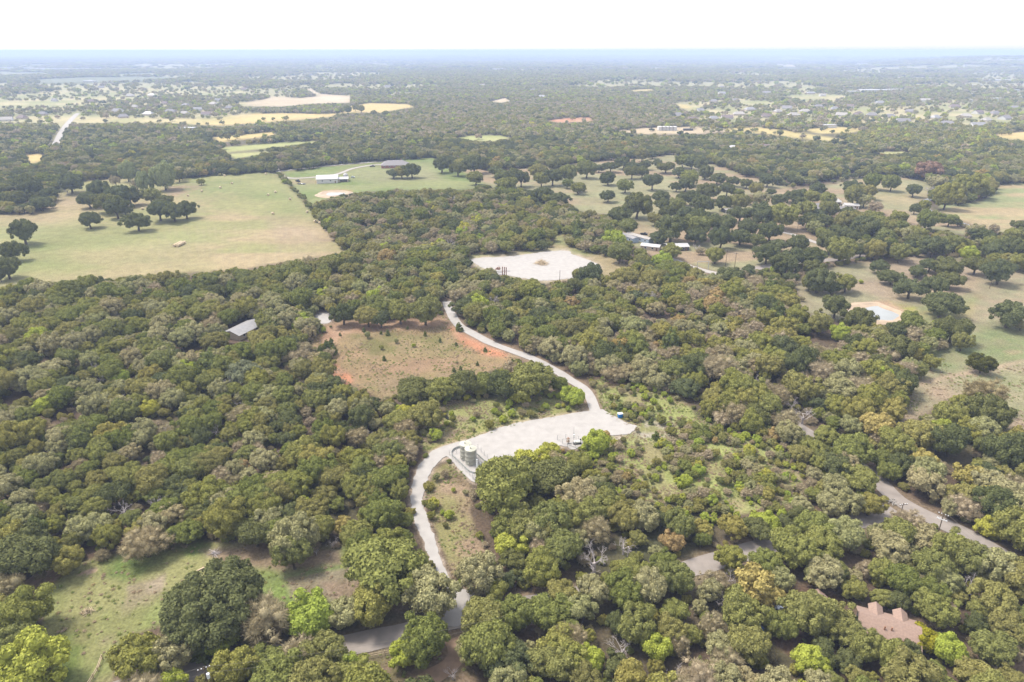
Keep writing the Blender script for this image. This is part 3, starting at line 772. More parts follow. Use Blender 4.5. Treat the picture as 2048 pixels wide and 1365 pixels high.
def ragged(poly_px, step=1.2, amp=.5, seed=1):
    P = [G(x, y) for x, y in poly_px]; out = []
    n = len(P)
    for i in range(n):
        p0, p1, p2, p3 = P[i - 1], P[i], P[(i + 1) % n], P[(i + 2) % n]
        k = max(1, min(30, int((p2 - p1).length / step)))
        for j in range(k):
            t = j / k
            q = 0.5 * ((2 * p1) + (p2 - p0) * t + (2 * p0 - 5 * p1 + 4 * p2 - p3) * t * t + (3 * p1 - p0 - 3 * p2 + p3) * t ** 3)
            q = q + Vector((float(vnoise(q.x * .7, q.y * .7, seed)) - .5, float(vnoise(q.x * .7, q.y * .7, seed + 1)) - .5, 0)) * 2 * amp
            out.append(q)
    return out


def sheet(name, poly_px, mat, z, amp=.5, step=1.2):
    pts = ragged(poly_px, step, amp)
    bm = bmesh.new(); vs_ = [bm.verts.new((p.x, p.y, z)) for p in pts]
    f = bm.faces.new(vs_)
    f.normal_update()
    if f.normal.z < 0: f.normal_flip()
    bmesh.ops.triangulate(bm, faces=bm.faces[:], ngon_method='BEAUTY')
    me = bpy.data.meshes.new(name); bm.to_mesh(me); bm.free()
    return tag(link(name, me, M[mat]), kind='structure')
sheet('gravel_pad', PAD, 'gravel', .125, .4, 1.0)
sheet('upper_gravel_pad', UPAD, 'gravel', .06, .9)
sheet('small_gravel_pad', SPAD, 'gravel', .06, .6)
def bank(name, poly_px, mat, h, w1, w2):
    pts = ragged(poly_px, 2.0, .4); n = len(pts); c = sum((Vector(p) for p in pts), Vector()) / n; m = MB()
    rings = []
    for off, z in ((-.6, 0.03), (w1 * .6, h * .55), (w1, h), (w1 + .8, h * .95), (w2, -.12)):
        rings.append([p + (p - c).normalized() * (off * (1 + .25 * math.sin(i * .35))) + Vector((0, 0, z * (.75 + .35 * float(vnoise(p.x * .3, p.y * .3, 12))) if z > .1 else z)) for i, p in enumerate(pts)])
    for a, b in zip(rings, rings[1:]):
        for i in range(n): m.poly([a[i], a[(i + 1) % n], b[(i + 1) % n], b[i]])
    tag(m.build(name, M[mat], smooth=True), kind='structure')
bank('pond_bank', POND2W, 'sand', .9, 2.6, 6.5)
bank('stock_pond_bank', POND1W, 'sand', 1.1, 3.5, 8.0)
sheet('pond_water', POND2W, 'water', .05, .25)
sheet('stock_pond_water', POND1W, 'water', .05, .2)

# ------------------------------------------------------------------ vegetation
CZ = {'oak': 1.02, 'live': .92, 'pale': 1.02, 'elm': 1.05, 'autumn': 1.0, 'lime': .85, 'brown': 1.0, 'juniper': 1.35, 'dead': 1.0}
NAMES = {'oak': 'oak_tree', 'live': 'live_oak_tree', 'pale': 'hackberry_tree', 'elm': 'elm_tree', 'autumn': 'autumn_tree', 'lime': 'sapling_tree',
         'brown': 'mesquite_tree', 'juniper': 'cedar_tree', 'dead': 'dead_tree'}
DESC = {'oak': 'mid green oak', 'live': 'dark green live oak', 'pale': 'grey-green leafy tree', 'elm': 'olive yellow-green tree', 'autumn': 'orange-yellow autumn tree',
        'lime': 'bright lime-green tree', 'brown': 'tan half-bare tree', 'juniper': 'small dark conical cedar', 'dead': 'pale leafless dead tree'}

def lst(ox, oy, f, kind, items):
    out = []
    for it in items:
        k = it[3] if len(it) > 3 else kind
        out.append((ox + it[0] / f, oy + it[1] / f, it[2] / f, k))
    return out

HAND = []
HAND += lst(1148, 300, 2.926, 'live', [(30, 215, 65), (200, 165, 90), (200, 270, 80), (300, 205, 95), (460, 190, 100), (515, 265, 110), (370, 335, 150), (75, 110, 110), (145, 105, 60), (215, 90, 90), (290, 72, 90), (350, 100, 90),
    (400, 130, 75), (340, 135, 80), (425, 90, 60), (540, 90, 100), (490, 80, 50), (615, 125, 85), (640, 60, 90), (690, 80, 80), (745, 95, 90), (770, 130, 90), (840, 160, 90), (685, 155, 110), (600, 215, 65), (655, 205, 85), (790, 245, 110),
    (895, 235, 85), (930, 180, 75), (965, 245, 70), (1010, 195, 70), (1065, 228, 80, 'oak'), (1150, 245, 60), (1135, 178, 85), (1012, 128, 65), (1095, 285, 100, 'pale'), (1035, 292, 60, 'brown'), (980, 300, 110), (920, 300, 70, 'brown'), (870, 315, 90), (700, 285, 90),
    (640, 290, 80), (520, 325, 80), (600, 330, 100), (545, 370, 85), (660, 375, 110), (475, 405, 80), (760, 315, 120), (265, 380, 130), (320, 440, 120), (400, 25, 90), (460, 25, 60), (740, 400, 120), (850, 420, 170), (570, 460, 180), (490, 505, 100),
    (720, 450, 150), (710, 505, 110), (975, 370, 120), (1110, 385, 150), (1225, 385, 160), (1010, 460, 110), (975, 505, 120), (1065, 520, 120), (1150, 480, 130), (860, 525, 130), (830, 612, 110, 'oak'), (1190, 550, 120), (1130, 610, 130), (1310, 545, 120),
    (1390, 425, 100), (1450, 405, 110), (1360, 355, 100), (1200, 300, 90), (1290, 265, 100), (1340, 260, 100), (1400, 275, 90), (1480, 292, 90), (1320, 312, 80), (1430, 235, 90), (1500, 352, 100), (1540, 455, 100), (1600, 425, 140), (1700, 455, 150),
    (1640, 522, 90), (1500, 545, 150), (1560, 592, 150), (1400, 620, 150), (1300, 625, 140), (1240, 682, 140), (1400, 690, 110), (1680, 590, 100), (1770, 575, 130), (1900, 600, 100), (1815, 495, 110, 'oak'), (1745, 182, 100), (1725, 242, 100), (1860, 195, 95),
    (1990, 235, 90), (1630, 218, 95), (1640, 270, 120), (1785, 677, 100), (1865, 732, 130), (2010, 702, 100), (1970, 800, 160), (1430, 770, 150), (1510, 795, 100), (1595, 775, 120), (1380, 780, 90), (720, 560, 80, 'dead'), (740, 590, 50, 'brown'), (570, 585, 110, 'oak'), (240, 530, 110, 'lime'), (520, 640, 110, 'lime'), (270, 600, 130, 'oak'), (400, 650, 90, 'oak'),
    (920, 730, 160, 'live'), (1010, 720, 100, 'live'), (100, 740, 150, 'live'), (20, 730, 70, 'oak'), (300, 740, 150, 'oak'), (630, 690, 110, 'oak')])
HAND += lst(1548, 300, 3.412, 'live', [(1155, 1035, 250), (1540, 840, 180), (1610, 1110, 240), (1690, 1190, 90, 'pale'), (1090, 660, 170), (940, 650, 100), (860, 705, 130), (750, 585, 110, 'oak'), (690, 680, 150), (1240, 625, 150), (1440, 580, 150), (1500, 680, 170), (1620, 690, 150),
    (1680, 500, 100), (960, 407, 70), (1040, 480, 140), (850, 465, 120), (960, 600, 130), (650, 545, 160), (430, 533, 100), (580, 485, 130), (480, 560, 120), (270, 495, 130), (1065, 780, 130), (1105, 940, 150), (1190, 790, 180), (1210, 880, 160), (1380, 785, 150), (720, 480, 110), (620, 340, 110, 'pale'), (690, 390, 90, 'brown'),
    (510, 430, 110), (300, 440, 90), (1060, 135, 150, 'rust'), (1210, 168, 95), (1290, 260, 140, 'elm'), (1350, 230, 190, 'elm'), (1180, 320, 170, 'elm'), (1250, 290, 120, 'oak'), (1060, 255, 90, 'dead'), (1120, 215, 120, 'pale'), (1640, 640, 90), (1700, 690, 80), (1200, 470, 110, 'oak'), (1500, 540, 70, 'brown')])
HAND += lst(1500, 560, 3.412, 'live', [(745, 278, 170), (615, 368, 130, 'lime'), (755, 358, 130, 'elm'), (870, 350, 120), (1000, 345, 130), (1100, 300, 150), (1250, 340, 120, 'pale'), (1380, 350, 190), (1450, 425, 130), (1590, 563, 155, 'elm2'), (1240, 560, 110, 'elm'), (1155, 622, 110, 'oak'), (585, 190, 170),
    (480, 305, 160), (320, 245, 170, 'elm'), (220, 305, 170, 'elm'), (1000, 470, 220, 'live'), (800, 465, 170, 'elm'), (215, 460, 190, 'live'), (70, 430, 170, 'elm'), (350, 450, 130, 'elm'), (1110, 520, 120, 'elm'), (1220, 445, 110, 'pale'), (1300, 440, 90, 'brown'), (1590, 790, 230, 'brown2'), (1640, 920, 260, 'live'), (1450, 830, 150, 'elm'), (1370, 930, 200, 'oak'),
    (1370, 1110, 240, 'live'), (1160, 1030, 240, 'oak'), (1750, 1180, 260, 'live'), (1000, 1130, 220, 'oak'), (880, 990, 220, 'autumn'), (960, 880, 200, 'elm'), (820, 820, 210, 'elm'), (725, 900, 200, 'elm'), (370, 900, 190, 'dead'), (290, 840, 120, 'dead'), (30, 690, 110, 'dead'), (130, 720, 80, 'dead'), (480, 640, 120, 'brown'), (740, 740, 190, 'brown'),
    (1190, 1230, 170, 'autumn'), (690, 1170, 240, 'oak'), (1080, 1150, 110, 'autumn'), (1520, 1330, 200, 'autumn'), (1640, 1250, 120, 'pale'), (1210, 1330, 220, 'pale'), (340, 1170, 150, 'oak'), (520, 1060, 180, 'oak'), (680, 990, 150, 'pale'), (600, 860, 170, 'elm')])
HAND += lst(0, 300, 2.926, 'live', [(135, 487, 150), (75, 600, 110), (8, 600, 60), (40, 690, 150), (0, 745, 60), (235, 305, 115), (275, 252, 100), (165, 222, 150), (100, 288, 110), (30, 230, 100), (20, 292, 80), (280, 172, 110), (410, 195, 130), (390, 232, 60, 'dead'), (520, 410, 110), (800, 410, 140), (570, 245, 130),
    (620, 305, 150), (520, 292, 110), (700, 268, 150), (760, 272, 110), (680, 345, 130), (730, 352, 70), (880, 262, 115), (965, 292, 100), (930, 357, 130), (1010, 350, 150), (1085, 348, 120), (960, 180, 130, 'poplar'), (850, 203, 100, 'poplar'), (745, 145, 95, 'poplar'), (675, 182, 60, 'brown'), (800, 205, 60, 'brown'), (1045, 152, 80), (1175, 182, 45, 'elm')])
HAND += lst(680, 60, 2.926, 'live', [(595, 790, 100), (690, 812, 95), (795, 857, 100), (310, 832, 80), (360, 822, 90), (420, 822, 100), (785, 790, 110), (915, 820, 90), (990, 860, 150), (970, 897, 120), (1060, 872, 100), (1160, 820, 100), (1255, 790, 90), (1180, 872, 90), (1245, 862, 110), (1340, 842, 110), (1330, 895, 65, 'oak'), (1395, 922, 80),
    (1190, 965, 110), (1280, 985, 110), (45, 467, 45, 'oak'), (123, 462, 40, 'elm'), (90, 455, 40, 'elm'), (195, 488, 40, 'oak'), (268, 487, 42, 'live')])
HAND += [(425, 1192, 190, 'big'), (45, 1108, 118, 'live'), (765, 1130, 150, 'oak'), (590, 1075, 90, 'pale'), (585, 1110, 70, 'oak'), (862, 1185, 105, 'pale'), (955, 1150, 85, 'pale'), (438, 1275, 75, 'lime'), (620, 1228, 100, 'lime'), (690, 1222, 80, 'pale'), (745, 1212, 85, 'elm'),
    (270, 1320, 100, 'elm'), (340, 1305, 90, 'pale'), (520, 1235, 110, 'brown'), (60, 1335, 120, 'lime'), (50, 1225, 90, 'elm'), (20, 1290, 80, 'oak'), (815, 1302, 70, 'lime'), (850, 1285, 95, 'oak'), (1085, 1140, 75, 'elm'), (1515, 1172, 92, 'autumn'), (1620, 1315, 66, 'lime'),
    (1850, 1275, 58, 'autumn2'), (1895, 1300, 62, 'lime'), (290, 1082, 78, 'brown'), (130, 1118, 60, 'elm'), (215, 1075, 52, 'elm'), (245, 1012, 55, 'dead'), (312, 1000, 55, 'dead'), (1190, 1112, 85, 'dead'), (1248, 1085, 60, 'dead'), (1243, 1292, 75, 'dead'), (1943, 1165, 62, 'dead'),
    (1888, 1238, 48, 'dead'), (803, 795, 30, 'dead'), (1350, 1350, 66, 'dead'), (632, 1103, 22, 'dead'), (560, 905, 26, 'dead'), (490, 745, 66, 'pale2'), (830, 775, 78, 'live'), (884, 778, 62, 'oak'), (924, 768, 60, 'live'), (1012, 770, 66, 'live'), (1062, 757, 88, 'oak'), (848, 832, 60, 'oak'), (812, 825, 40, 'lime'),
    (686, 630, 46, 'live'), (735, 632, 46, 'live'), (762, 640, 36, 'live'), (800, 625, 50, 'oak'), (850, 622, 60, 'oak'), (1147, 792, 48, 'lime'), (1040, 790, 38, 'lime'), (872, 870, 26, 'lime'), (1090, 945, 110, 'live'), (1010, 975, 120, 'oak'), (1060, 925, 70, 'lime'), (1100, 900, 36, 'lime'), (1195, 885, 52, 'lime'),
    (1630, 1060, 70, 'oak'), (1850, 963, 68, 'pale'), (1535, 1045, 46, 'lime'), (1345, 1085, 44, 'autumn'), (690, 1055, 46, 'autumn'), (1020, 1090, 60, 'lime'), (1190, 1060, 60, 'brown'), (700, 1340, 60, 'lime'), (1740, 1010, 50, 'elm'), (1698, 1264, 72, 'oak'), (1733, 1296, 66, 'oak'), (1790, 1322, 70, 'oak'), (1100, 1222, 80, 'oak'), (1152, 1212, 72, 'pale'), (1128, 1196, 66, 'oak'), (1186, 1186, 60, 'pale'), (1226, 1178, 60, 'oak'), (1800, 1068, 70, 'oak'), (1852, 1078, 66, 'pale'), (1902, 1100, 76, 'oak'), (1952, 1120, 74, 'oak'), (2006, 1142, 80, 'pale'), (2055, 1165, 84, 'oak'), (1250, 1186, 76, 'oak'), (1300, 1176, 76, 'pale'), (1352, 1158, 74, 'oak'), (1460, 1112, 58, 'elm'), (1590, 1098, 84, 'oak'), (1640, 1086, 76, 'oak'), (1690, 1068, 76, 'pale'), (470, 1338, 84, 'elm'), (535, 1322, 80, 'oak'), (596, 1318, 80, 'brown'), (652, 1312, 84, 'oak'), (965, 1236, 84, 'oak'), (1032, 1228, 80, 'oak'), (1325, 1128, 50, 'oak'), (1270, 1142, 60, 'oak'), (1612, 1222, 96, 'oak'), (1662, 1228, 80, 'oak'), (1870, 1220, 70, 'oak'), (1565, 1255, 60, 'oak'), (1480, 1225, 84, 'oak'), (1500, 1290, 80, 'oak'), (560, 1355, 110, 'oak'), (400, 1300, 40, 'juniper'), (345, 1365, 60, 'lime'),
    (1640, 750, 50, 'brown'), (1600, 775, 60, 'oak'), (1440, 740, 70, 'brown'), (905, 1345, 40, 'dead')]
# small cedars and bushes on open ground
SHR = [(762, 665), (775, 665), (850, 667), (880, 680), (912, 688), (768, 716), (908, 739), (921, 736), (680, 668), (1025, 724), (918, 653), (653, 690), (662, 684), (640, 700), (668, 700), (700, 771), (646, 715), (1043, 690), (970, 698), (955, 727), (1270, 830), (1312, 870), (1318, 880), (728, 660), (815, 655)]
for i, (x, y) in enumerate(SHR):
    HAND.append((x, y, 6 + (i * 7 % 4) + (7 if i in (10, 11, 12, 13, 14, 20, 21) else 0), 'juniper'))

ALIAS = {'big': 'live', 'poplar': 'lime', 'rust': 'autumn', 'elm2': 'elm', 'brown2': 'brown', 'autumn2': 'autumn', 'pale2': 'pale'}
PX, PY, PR, PK, PH = [], [], [], [], []
rH0 = np.random.default_rng(4)
for x, y, w, k in HAND:
    if k == 'live' and w < 60 and rH0.random() < .3: k = 'oak'
    kk = ALIAS.get(k, k)
    z = 4.0
    for _ in range(3):
        p = G(x, y, z); u, v, dep = proj(p.x, p.y, p.z)
        R = max(.5, w / 2 * float(dep) / FPX); z = R * CZ[kk]
    p = G(x, y, z)
    PX.append(p.x); PY.append(p.y); PR.append(R); PK.append(kk); PH.append(k)
NH = len(PX)
HX, HY, HR = np.array(PX), np.array(PY), np.array(PR)


def field(r0, r1, s, rmin, rmax, seed, ang=(-45, 45)):
    r = np.random.default_rng(seed)
    xs = np.arange(-r1, r1, s); ys = np.arange(20, r1, s * .866)
    X, Y = np.meshgrid(xs, ys); X = X + (np.arange(len(ys)) % 2 * s / 2)[:, None]
    X = X + r.uniform(-.38, .38, X.shape) * s; Y = Y + r.uniform(-.38, .38, X.shape) * s
    X = X.ravel(); Y = Y.ravel(); rr = np.hypot(X, Y); th = np.degrees(np.arctan2(X, Y))
    k = (rr > r0) & (rr < r1) & (th > ang[0]) & (th < ang[1])
    X = X[k]; Y = Y[k]
    R = rmin + (rmax - rmin) * r.random(len(X)) ** 1.3
    return X, Y, R, r.random(len(X)), r


def open_mask(X, Y, R, zc=1.0, kk=.45):
    Z = relief(X, Y)
    u, v, dep = proj(X, Y, Z + R * zc); rp = R * FPX / dep
    ub, vb, _ = proj(X, Y, Z)
    bad = np.zeros(len(X), bool)
    for P in OPEN:
        A = np.array(P, float)
        sel = (u > A[:, 0].min() - 60) & (u < A[:, 0].max() + 60) & (v > A[:, 1].min() - 60) & (v < A[:, 1].max() + 60) & ~bad
        if sel.any():
            d = sdist(u[sel], v[sel], P); kq = 0.9 if (P is PAD or P is STRIP or P is BRUSHR) and kk > .4 else kk; bad[np.nonzero(sel)[0]] |= d < rp[sel] * kq
    for P in (PAD, UPAD, CLEAR, SPAD):
        bad |= sdist(ub, vb, P) < 2
    return bad, u, v, rp


WEST = [(-900, 560), (300, 552), (700, 505), (900, 520), (900, 600), (620, 640), (650, 760), (840, 900), (830, 1000), (850, 1130), (700, 1080), (0, 1150), (-900, 1300)]
BROWNZ = [(1250, 570), (1500, 560), (1640, 600), (1860, 760), (1840, 870), (1700, 900), (1500, 860), (1350, 790), (1230, 680)]
MIDWOOD = [(620, 410), (800, 375), (1050, 375), (1250, 440), (1230, 500), (1130, 500), (940, 510), (690, 500)]
TANWOOD = [(640, 230), (900, 195), (1350, 210), (1360, 250), (1060, 270), (900, 280), (640, 262)]
YELW = [(1660, 250), (2060, 235), (2060, 290), (1700, 285)]
LOWR = [(900, 1180), (1400, 1120), (1750, 1040), (2500, 1150), (2500, 1700), (900, 1700)]
KINDS = ['oak', 'live', 'pale', 'elm', 'brown', 'autumn', 'lime', 'juniper', 'dead']
W0 = [.50, .14, .18, .07, .07, .006, .018, .006, .01]
ZW = [(WEST, [.50, .10, .23, .08, .055, .006, .009, .005, .026]), (BROWNZ, [.13, .07, .18, .24, .32, .02, .01, .01, .035]), (MIDWOOD, [.36, .18, .16, .05, .18, .0, .03, .02, .02]),
      (TANWOOD, [.18, .08, .2, .24, .26, .02, .02, 0, 0]), (YELW, [.25, .1, .1, .3, .05, .08, .12, 0, 0]), (LOWR, [.56, .07, .17, .10, .06, .004, .012, 0, .028])]


def pick_kinds(u, v, X, Y, r):
    W = np.tile(np.array(W0), (len(u), 1))
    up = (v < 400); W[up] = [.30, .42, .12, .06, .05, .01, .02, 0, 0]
    far = (v < 258); W[far] = [.12, .05, .30, .27, .14, .0, .12, 0, 0]  # mix leans to pale kinds far off: sunlit brightness put into leaf colour
    for P, w in ZW:
        W[sdist(u, v, P) < 0] = w
    # stands of one kind
    for j in range(len(KINDS)):
        W[:, j] *= .25 + 1.9 * vnoise(X / 26 + j * 9.1, Y / 26 + j * 3.7, 40 + j) ** 1.6
    W = W / W.sum(1, keepdims=True); c = np.cumsum(W, 1)
    return (r.random(len(u))[:, None] > c).sum(1).clip(0, len(KINDS) - 1)


# near and middle woodland
X, Y, R, q, r = field(70, 1000, 5.7, 2.2, 5.3, 3, (-46, 46))
R = R * (0.82 + .42 * vnoise(X / 40, Y / 40, 77)) * np.where(r.random(len(X)) < .12, .68, 1)
bad, u, v, rp = open_mask(X, Y, R)
for nme, ln, w, mt, z in ROADS:
    pl = [(p.x, p.y) for p in RW[nme]][::2] + [(RW[nme][-1].x, RW[nme][-1].y)]
    d = ldist(X, Y, pl); bad |= d < w / 2 + (np.minimum(R * .55, 2.2) if mt == 'gravel' else .2)
bad |= ldist(u, v, TRACK) < 8 + rp * .55
for hx, hy, hr in zip(HX, HY, HR):
    bad |= (X - hx) ** 2 + (Y - hy) ** 2 < (hr * .72 + R * .55) ** 2
bad |= (u < -500) | (u > 2550) | (v > 1720)
# a few random gaps where litter shows
bad |= (vnoise(X / 17, Y / 17, 90) > .87) & (v < 1100)
bad |= (sdist(u, v, [(1240, 380), (2400, 380), (2400, 640), (1640, 640), (1500, 560), (1240, 520)]) < 0) & (r.random(len(X)) < .42)
k = ~bad
X, Y, R, u, v, q, rp = X[k], Y[k], R[k], u[k], v[k], q[k], rp[k]
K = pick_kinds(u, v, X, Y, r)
R = np.where(K == 4, np.minimum(R, 3.9), R)
# scrub right of the pad and along the open edges
X2, Y2, R2, q2, r2 = field(90, 420, 2.3, .6, 1.6, 13, (-35, 35))
Z2 = 0 * X2
u2, v2, dep2 = proj(X2, Y2, R2)
ub2, vb2, _ = proj(X2, Y2, 0 * X2)
scr = [(BRUSHR, .85), (BRUSHMID, .30), (STRIP, .10), (CLEAR, .012), (RMID, .006), ([(1110, 895), (1180, 870), (1300, 960), (1430, 1010), (1600, 940), (1640, 980), (1560, 1040), (1390, 1060), (1250, 1010), (1150, 940)], .8)]
pr = np.zeros(len(X2))
for P, w in scr:
    s = sdist(ub2, vb2, P) < 4; pr[s] = np.maximum(pr[s], w)
pr[sdist(ub2, vb2, [(1200, 770), (1290, 790), (1280, 830), (1210, 810)]) < 0] = .9
pr *= np.where(vnoise(X2 / 9, Y2 / 9, 61) > .42, 1, .25)
pr[sdist(ub2, vb2, [(1230, 850), (1300, 845), (1320, 880), (1200, 890)]) < 0] *= .15
ok = r2.random(len(X2)) < pr
for P in (PAD, UPAD, SPAD):
    ok &= sdist(ub2, vb2, P) > 3
for nme in ('gravel_track', 'county_road', 'crossing_road'):
    ok &= ldist(X2, Y2, [(p.x, p.y) for p in RW[nme]]) > 3.6
X2, Y2, R2, u2, v2 = X2[ok], Y2[ok], R2[ok], u2[ok], v2[ok]
inB = sdist(u2, v2, [(1300, 830), (1400, 850), (1540, 920), (1540, 1000), (1380, 1000), (1330, 900)]) < 0
R2 = np.where(inB, R2 * 1.35, R2)
SK = np.where(inB, r2.choice(len(KINDS), len(X2), p=[.26, 0, .12, .20, .24, .01, .14, .03, 0]), r2.choice(len(KINDS), len(X2), p=[.13, 0, .20, .13, .14, .01, .38, .01, 0]))
NSHR0 = len(X)
X = np.concatenate([X, X2]); Y = np.concatenate([Y, Y2]); R = np.concatenate([R, R2]); K = np.concatenate([K, SK])
HK = np.array([KINDS.index(k) for k in PK])
AX = np.concatenate([HX, X]); AY = np.concatenate([HY, Y]); AR = np.concatenate([HR, R]); AK = np.concatenate([HK, K])
HAND_FLAG = np.arange(len(AX)) < NH
SHRUB_FLAG = np.arange(len(AX)) >= NH + NSHR0
AU, AV, AD = proj(AX, AY, AR * np.array([CZ[KINDS[k]] for k in AK]))
AP = AR * FPX / AD
inframe = (AU > -AP) & (AU < 2048 + AP) & (AV > 90) & (AV < 1365 + AP)
print('trees near', len(AX), 'hand', NH, 'scrub', len(X2))

# choose the ones built one by one: the 300 that show largest of each kind
indiv = np.zeros(len(AX), bool)
for j, kn in enumerate(KINDS):
    m_ = (AK == j) & inframe & ~SHRUB_FLAG
    ids = np.nonzero(m_)[0]
    score = AP[ids] + np.where(HAND_FLAG[ids], 1000, 0)
    top = ids[np.argsort(-score)][:300]
    indiv[top] = True
    m_ = np.nonzero((AK == j) & inframe & SHRUB_FLAG)[0]

# meshes shared by the single trees
VAR = {}
for kn, lst_ in SHAPES.items():
    VAR[kn] = []
    for (V_, T_, ti_), tb in lst_:
        cm = mesh_np('crown', V_, tris=T_); add_tint(cm, ti_); cm.materials.append(M['leaf_' + kn])
        tm = bpy.data.meshes.new('trunk'); tm.from_pydata(tb.v, [], tb.f); tm.materials.append(M['trunk'])
        VAR[kn].append((cm, tm))
rB = np.random.default_rng(5)
BIG = []
V_, T_, ti_, _, _ = crown_arrays(rB, 64, 15000, 0.029, cz=.78, hz=.60, lr=(0.13, 0.23), irr=.25)
cm = mesh_np('crown', V_, tris=T_); add_tint(cm, ti_); cm.materials.append(M['leaf_live']); tb = trunk_mb(rB, .7, .06, .03, 7, .6, .9)
tm = bpy.data.meshes.new('trunk'); tm.from_pydata(tb.v, [], tb.f); tm.materials.append(M['trunk']); BIG.append((cm, tm))
VAR['big'] = BIG
DEADV = []
for i in range(4):
    b = branchy(rB, 4, 5, .5, .8, .06, .5)
    me = bpy.data.meshes.new('branches'); me.from_pydata(b.v, [], b.f); me.materials.append(M['pale_trunk'])
    t_ = MB().tube([(0, 0, -.05), (0.01, 0, .3), (0, 0, .55)], [.085, .07, .06], 7)
    tm = bpy.data.meshes.new('trunk'); tm.from_pydata(t_.v, [], t_.f); tm.materials.append(M['pale_trunk']); DEADV.append((me, tm))
VAR['dead'] = DEADV
# the red-brown tree and other odd leaf colours
M['leaf_rust'] = leaf_mat('foliage_rust', [(.23, .15, .105), (.25, .16, .11)])
M['leaf_poplar'] = leaf_mat('foliage_pale_green', [(.22, .25, .10), (.25, .27, .12)])
M['leaf_elm2'] = leaf_mat('foliage_dark_olive', [(.085, .085, .018), (.09, .09, .02)])
M['leaf_autumn2'] = leaf_mat('foliage_yellow_green', [(.24, .24, .02), (.24, .22, .02)])
M['leaf_pale2'] = leaf_mat('foliage_silver_green', [(.20, .21, .12), (.21, .21, .12)])
M['leaf_brown2'] = leaf_mat('foliage_sandy', [(.27, .22, .12), (.27, .22, .11)])
for k2, base in (('rust', 'autumn'), ('poplar', 'lime'), ('elm2', 'elm'), ('autumn2', 'autumn'), ('pale2', 'pale'), ('brown2', 'brown')):
    VAR[k2] = []
    for cm, tm in VAR[base][:2]:
        c2 = cm.copy(); c2.materials.clear(); c2.materials.append(M['leaf_' + k2]); VAR[k2].append((c2, tm))
DESC2 = {'rust': 'red-brown autumn tree', 'poplar': 'pale green upright tree', 'elm2': 'rounded dark olive tree', 'autumn2': 'yellow-green autumn tree', 'pale2': 'silvery grey-green tree', 'brown2': 'sandy thin-leaved tree', 'big': 'very broad dark live oak'}

LM = [('the two pale storage tanks', 940, 905), ('the fenced wellhead', 1138, 882), ('the small blue bin', 1240, 830), ('the pink-roofed house', 1775, 1245), ('the paved road fork', 1780, 1030), ('the very broad live oak', 425, 1192),
      ('the white gravel junction', 915, 1210), ('the utility pole with transformer', 405, 1340), ('the double-crossarm utility pole', 1887, 1050), ('the grey metal-roofed house', 485, 655), ('the small white gravel pad', 648, 637),
      ('the empty upper gravel pad', 1070, 532), ('the sandy pond', 1750, 628), ('the red-banked stock pond', 670, 387), ('the white barn', 660, 355), ('the ranch gate frame', 1405, 533), ('the mobile homes', 1262, 474), ('the two rows of bales', 352, 491),
      ('the curving grey driveway', 1856, 412), ('the brown-roofed big house', 1512, 294), ('the orange soil bank', 975, 690), ('the top of the gravel track', 895, 605), ('the silver pickup', 1552, 1222), ('the timber frame in the meadow', 88, 1197),
      ('the small dark shed', 65, 1252), ('the fallen log', 420, 1108), ('the bend of the gravel track', 830, 1000), ('the distant straight road', 125, 265), ('the grey farmhouse by oaks', 785, 325), ('the fence beside the big hayfield', 600, 395), ('the left meadow track', 60, 1150),
      ('the white roofs among oaks', 1690, 408), ('the open carport shed', 1455, 417), ('the far tan hayfield', 540, 240), ('the far white gravel site', 1350, 262), ('the gravel track meeting the pad', 1180, 790), ('the curving brushy strip', 915, 1050), ('the right-hand pasture track', 1960, 740)]
LMX = np.array([l[1] for l in LM]); LMY = np.array([l[2] for l in LM])
ORD = ['', 'nearest', 'second', 'third', 'fourth', 'fifth', 'sixth', 'seventh', 'eighth', 'ninth', 'tenth', 'eleventh', 'twelfth', 'thirteenth', 'fourteenth', 'fifteenth', 'sixteenth', 'seventeenth', 'eighteenth', 'nineteenth', 'twentieth']
def place_labels(items):
    """items: (key, desc, u, v, pixel radius) -> key: label naming the thing by kind, landmark and order"""
    cells = {}
    for key, desc, x, y, rp_ in items:
        d = np.hypot((LMX - x), (LMY - y) * 1.5); i = int(np.argmin(d)); dx, dy = x - LMX[i], (y - LMY[i]) * 1.5
        dr = ('left of' if dx < 0 else 'right of') if abs(dx) > abs(dy) else ('beyond' if dy < 0 else 'in front of')
        cells.setdefault((desc, dr, LM[i][0]), []).append((d[i], key))
    out = {}
    for (desc, dr, lm), L in cells.items():
        L.sort()
        for n, (_, key) in enumerate(L, 1):
            o = ORD[n] if n < len(ORD) else f'{n}th'
            if len(L) == 1: out[key] = f'{desc} {dr} {lm}'
            elif n == 1: out[key] = f'{desc}, nearest {dr} {lm}'
            else: out[key] = f'{desc}, {o} nearest {dr} {lm}'
    return out

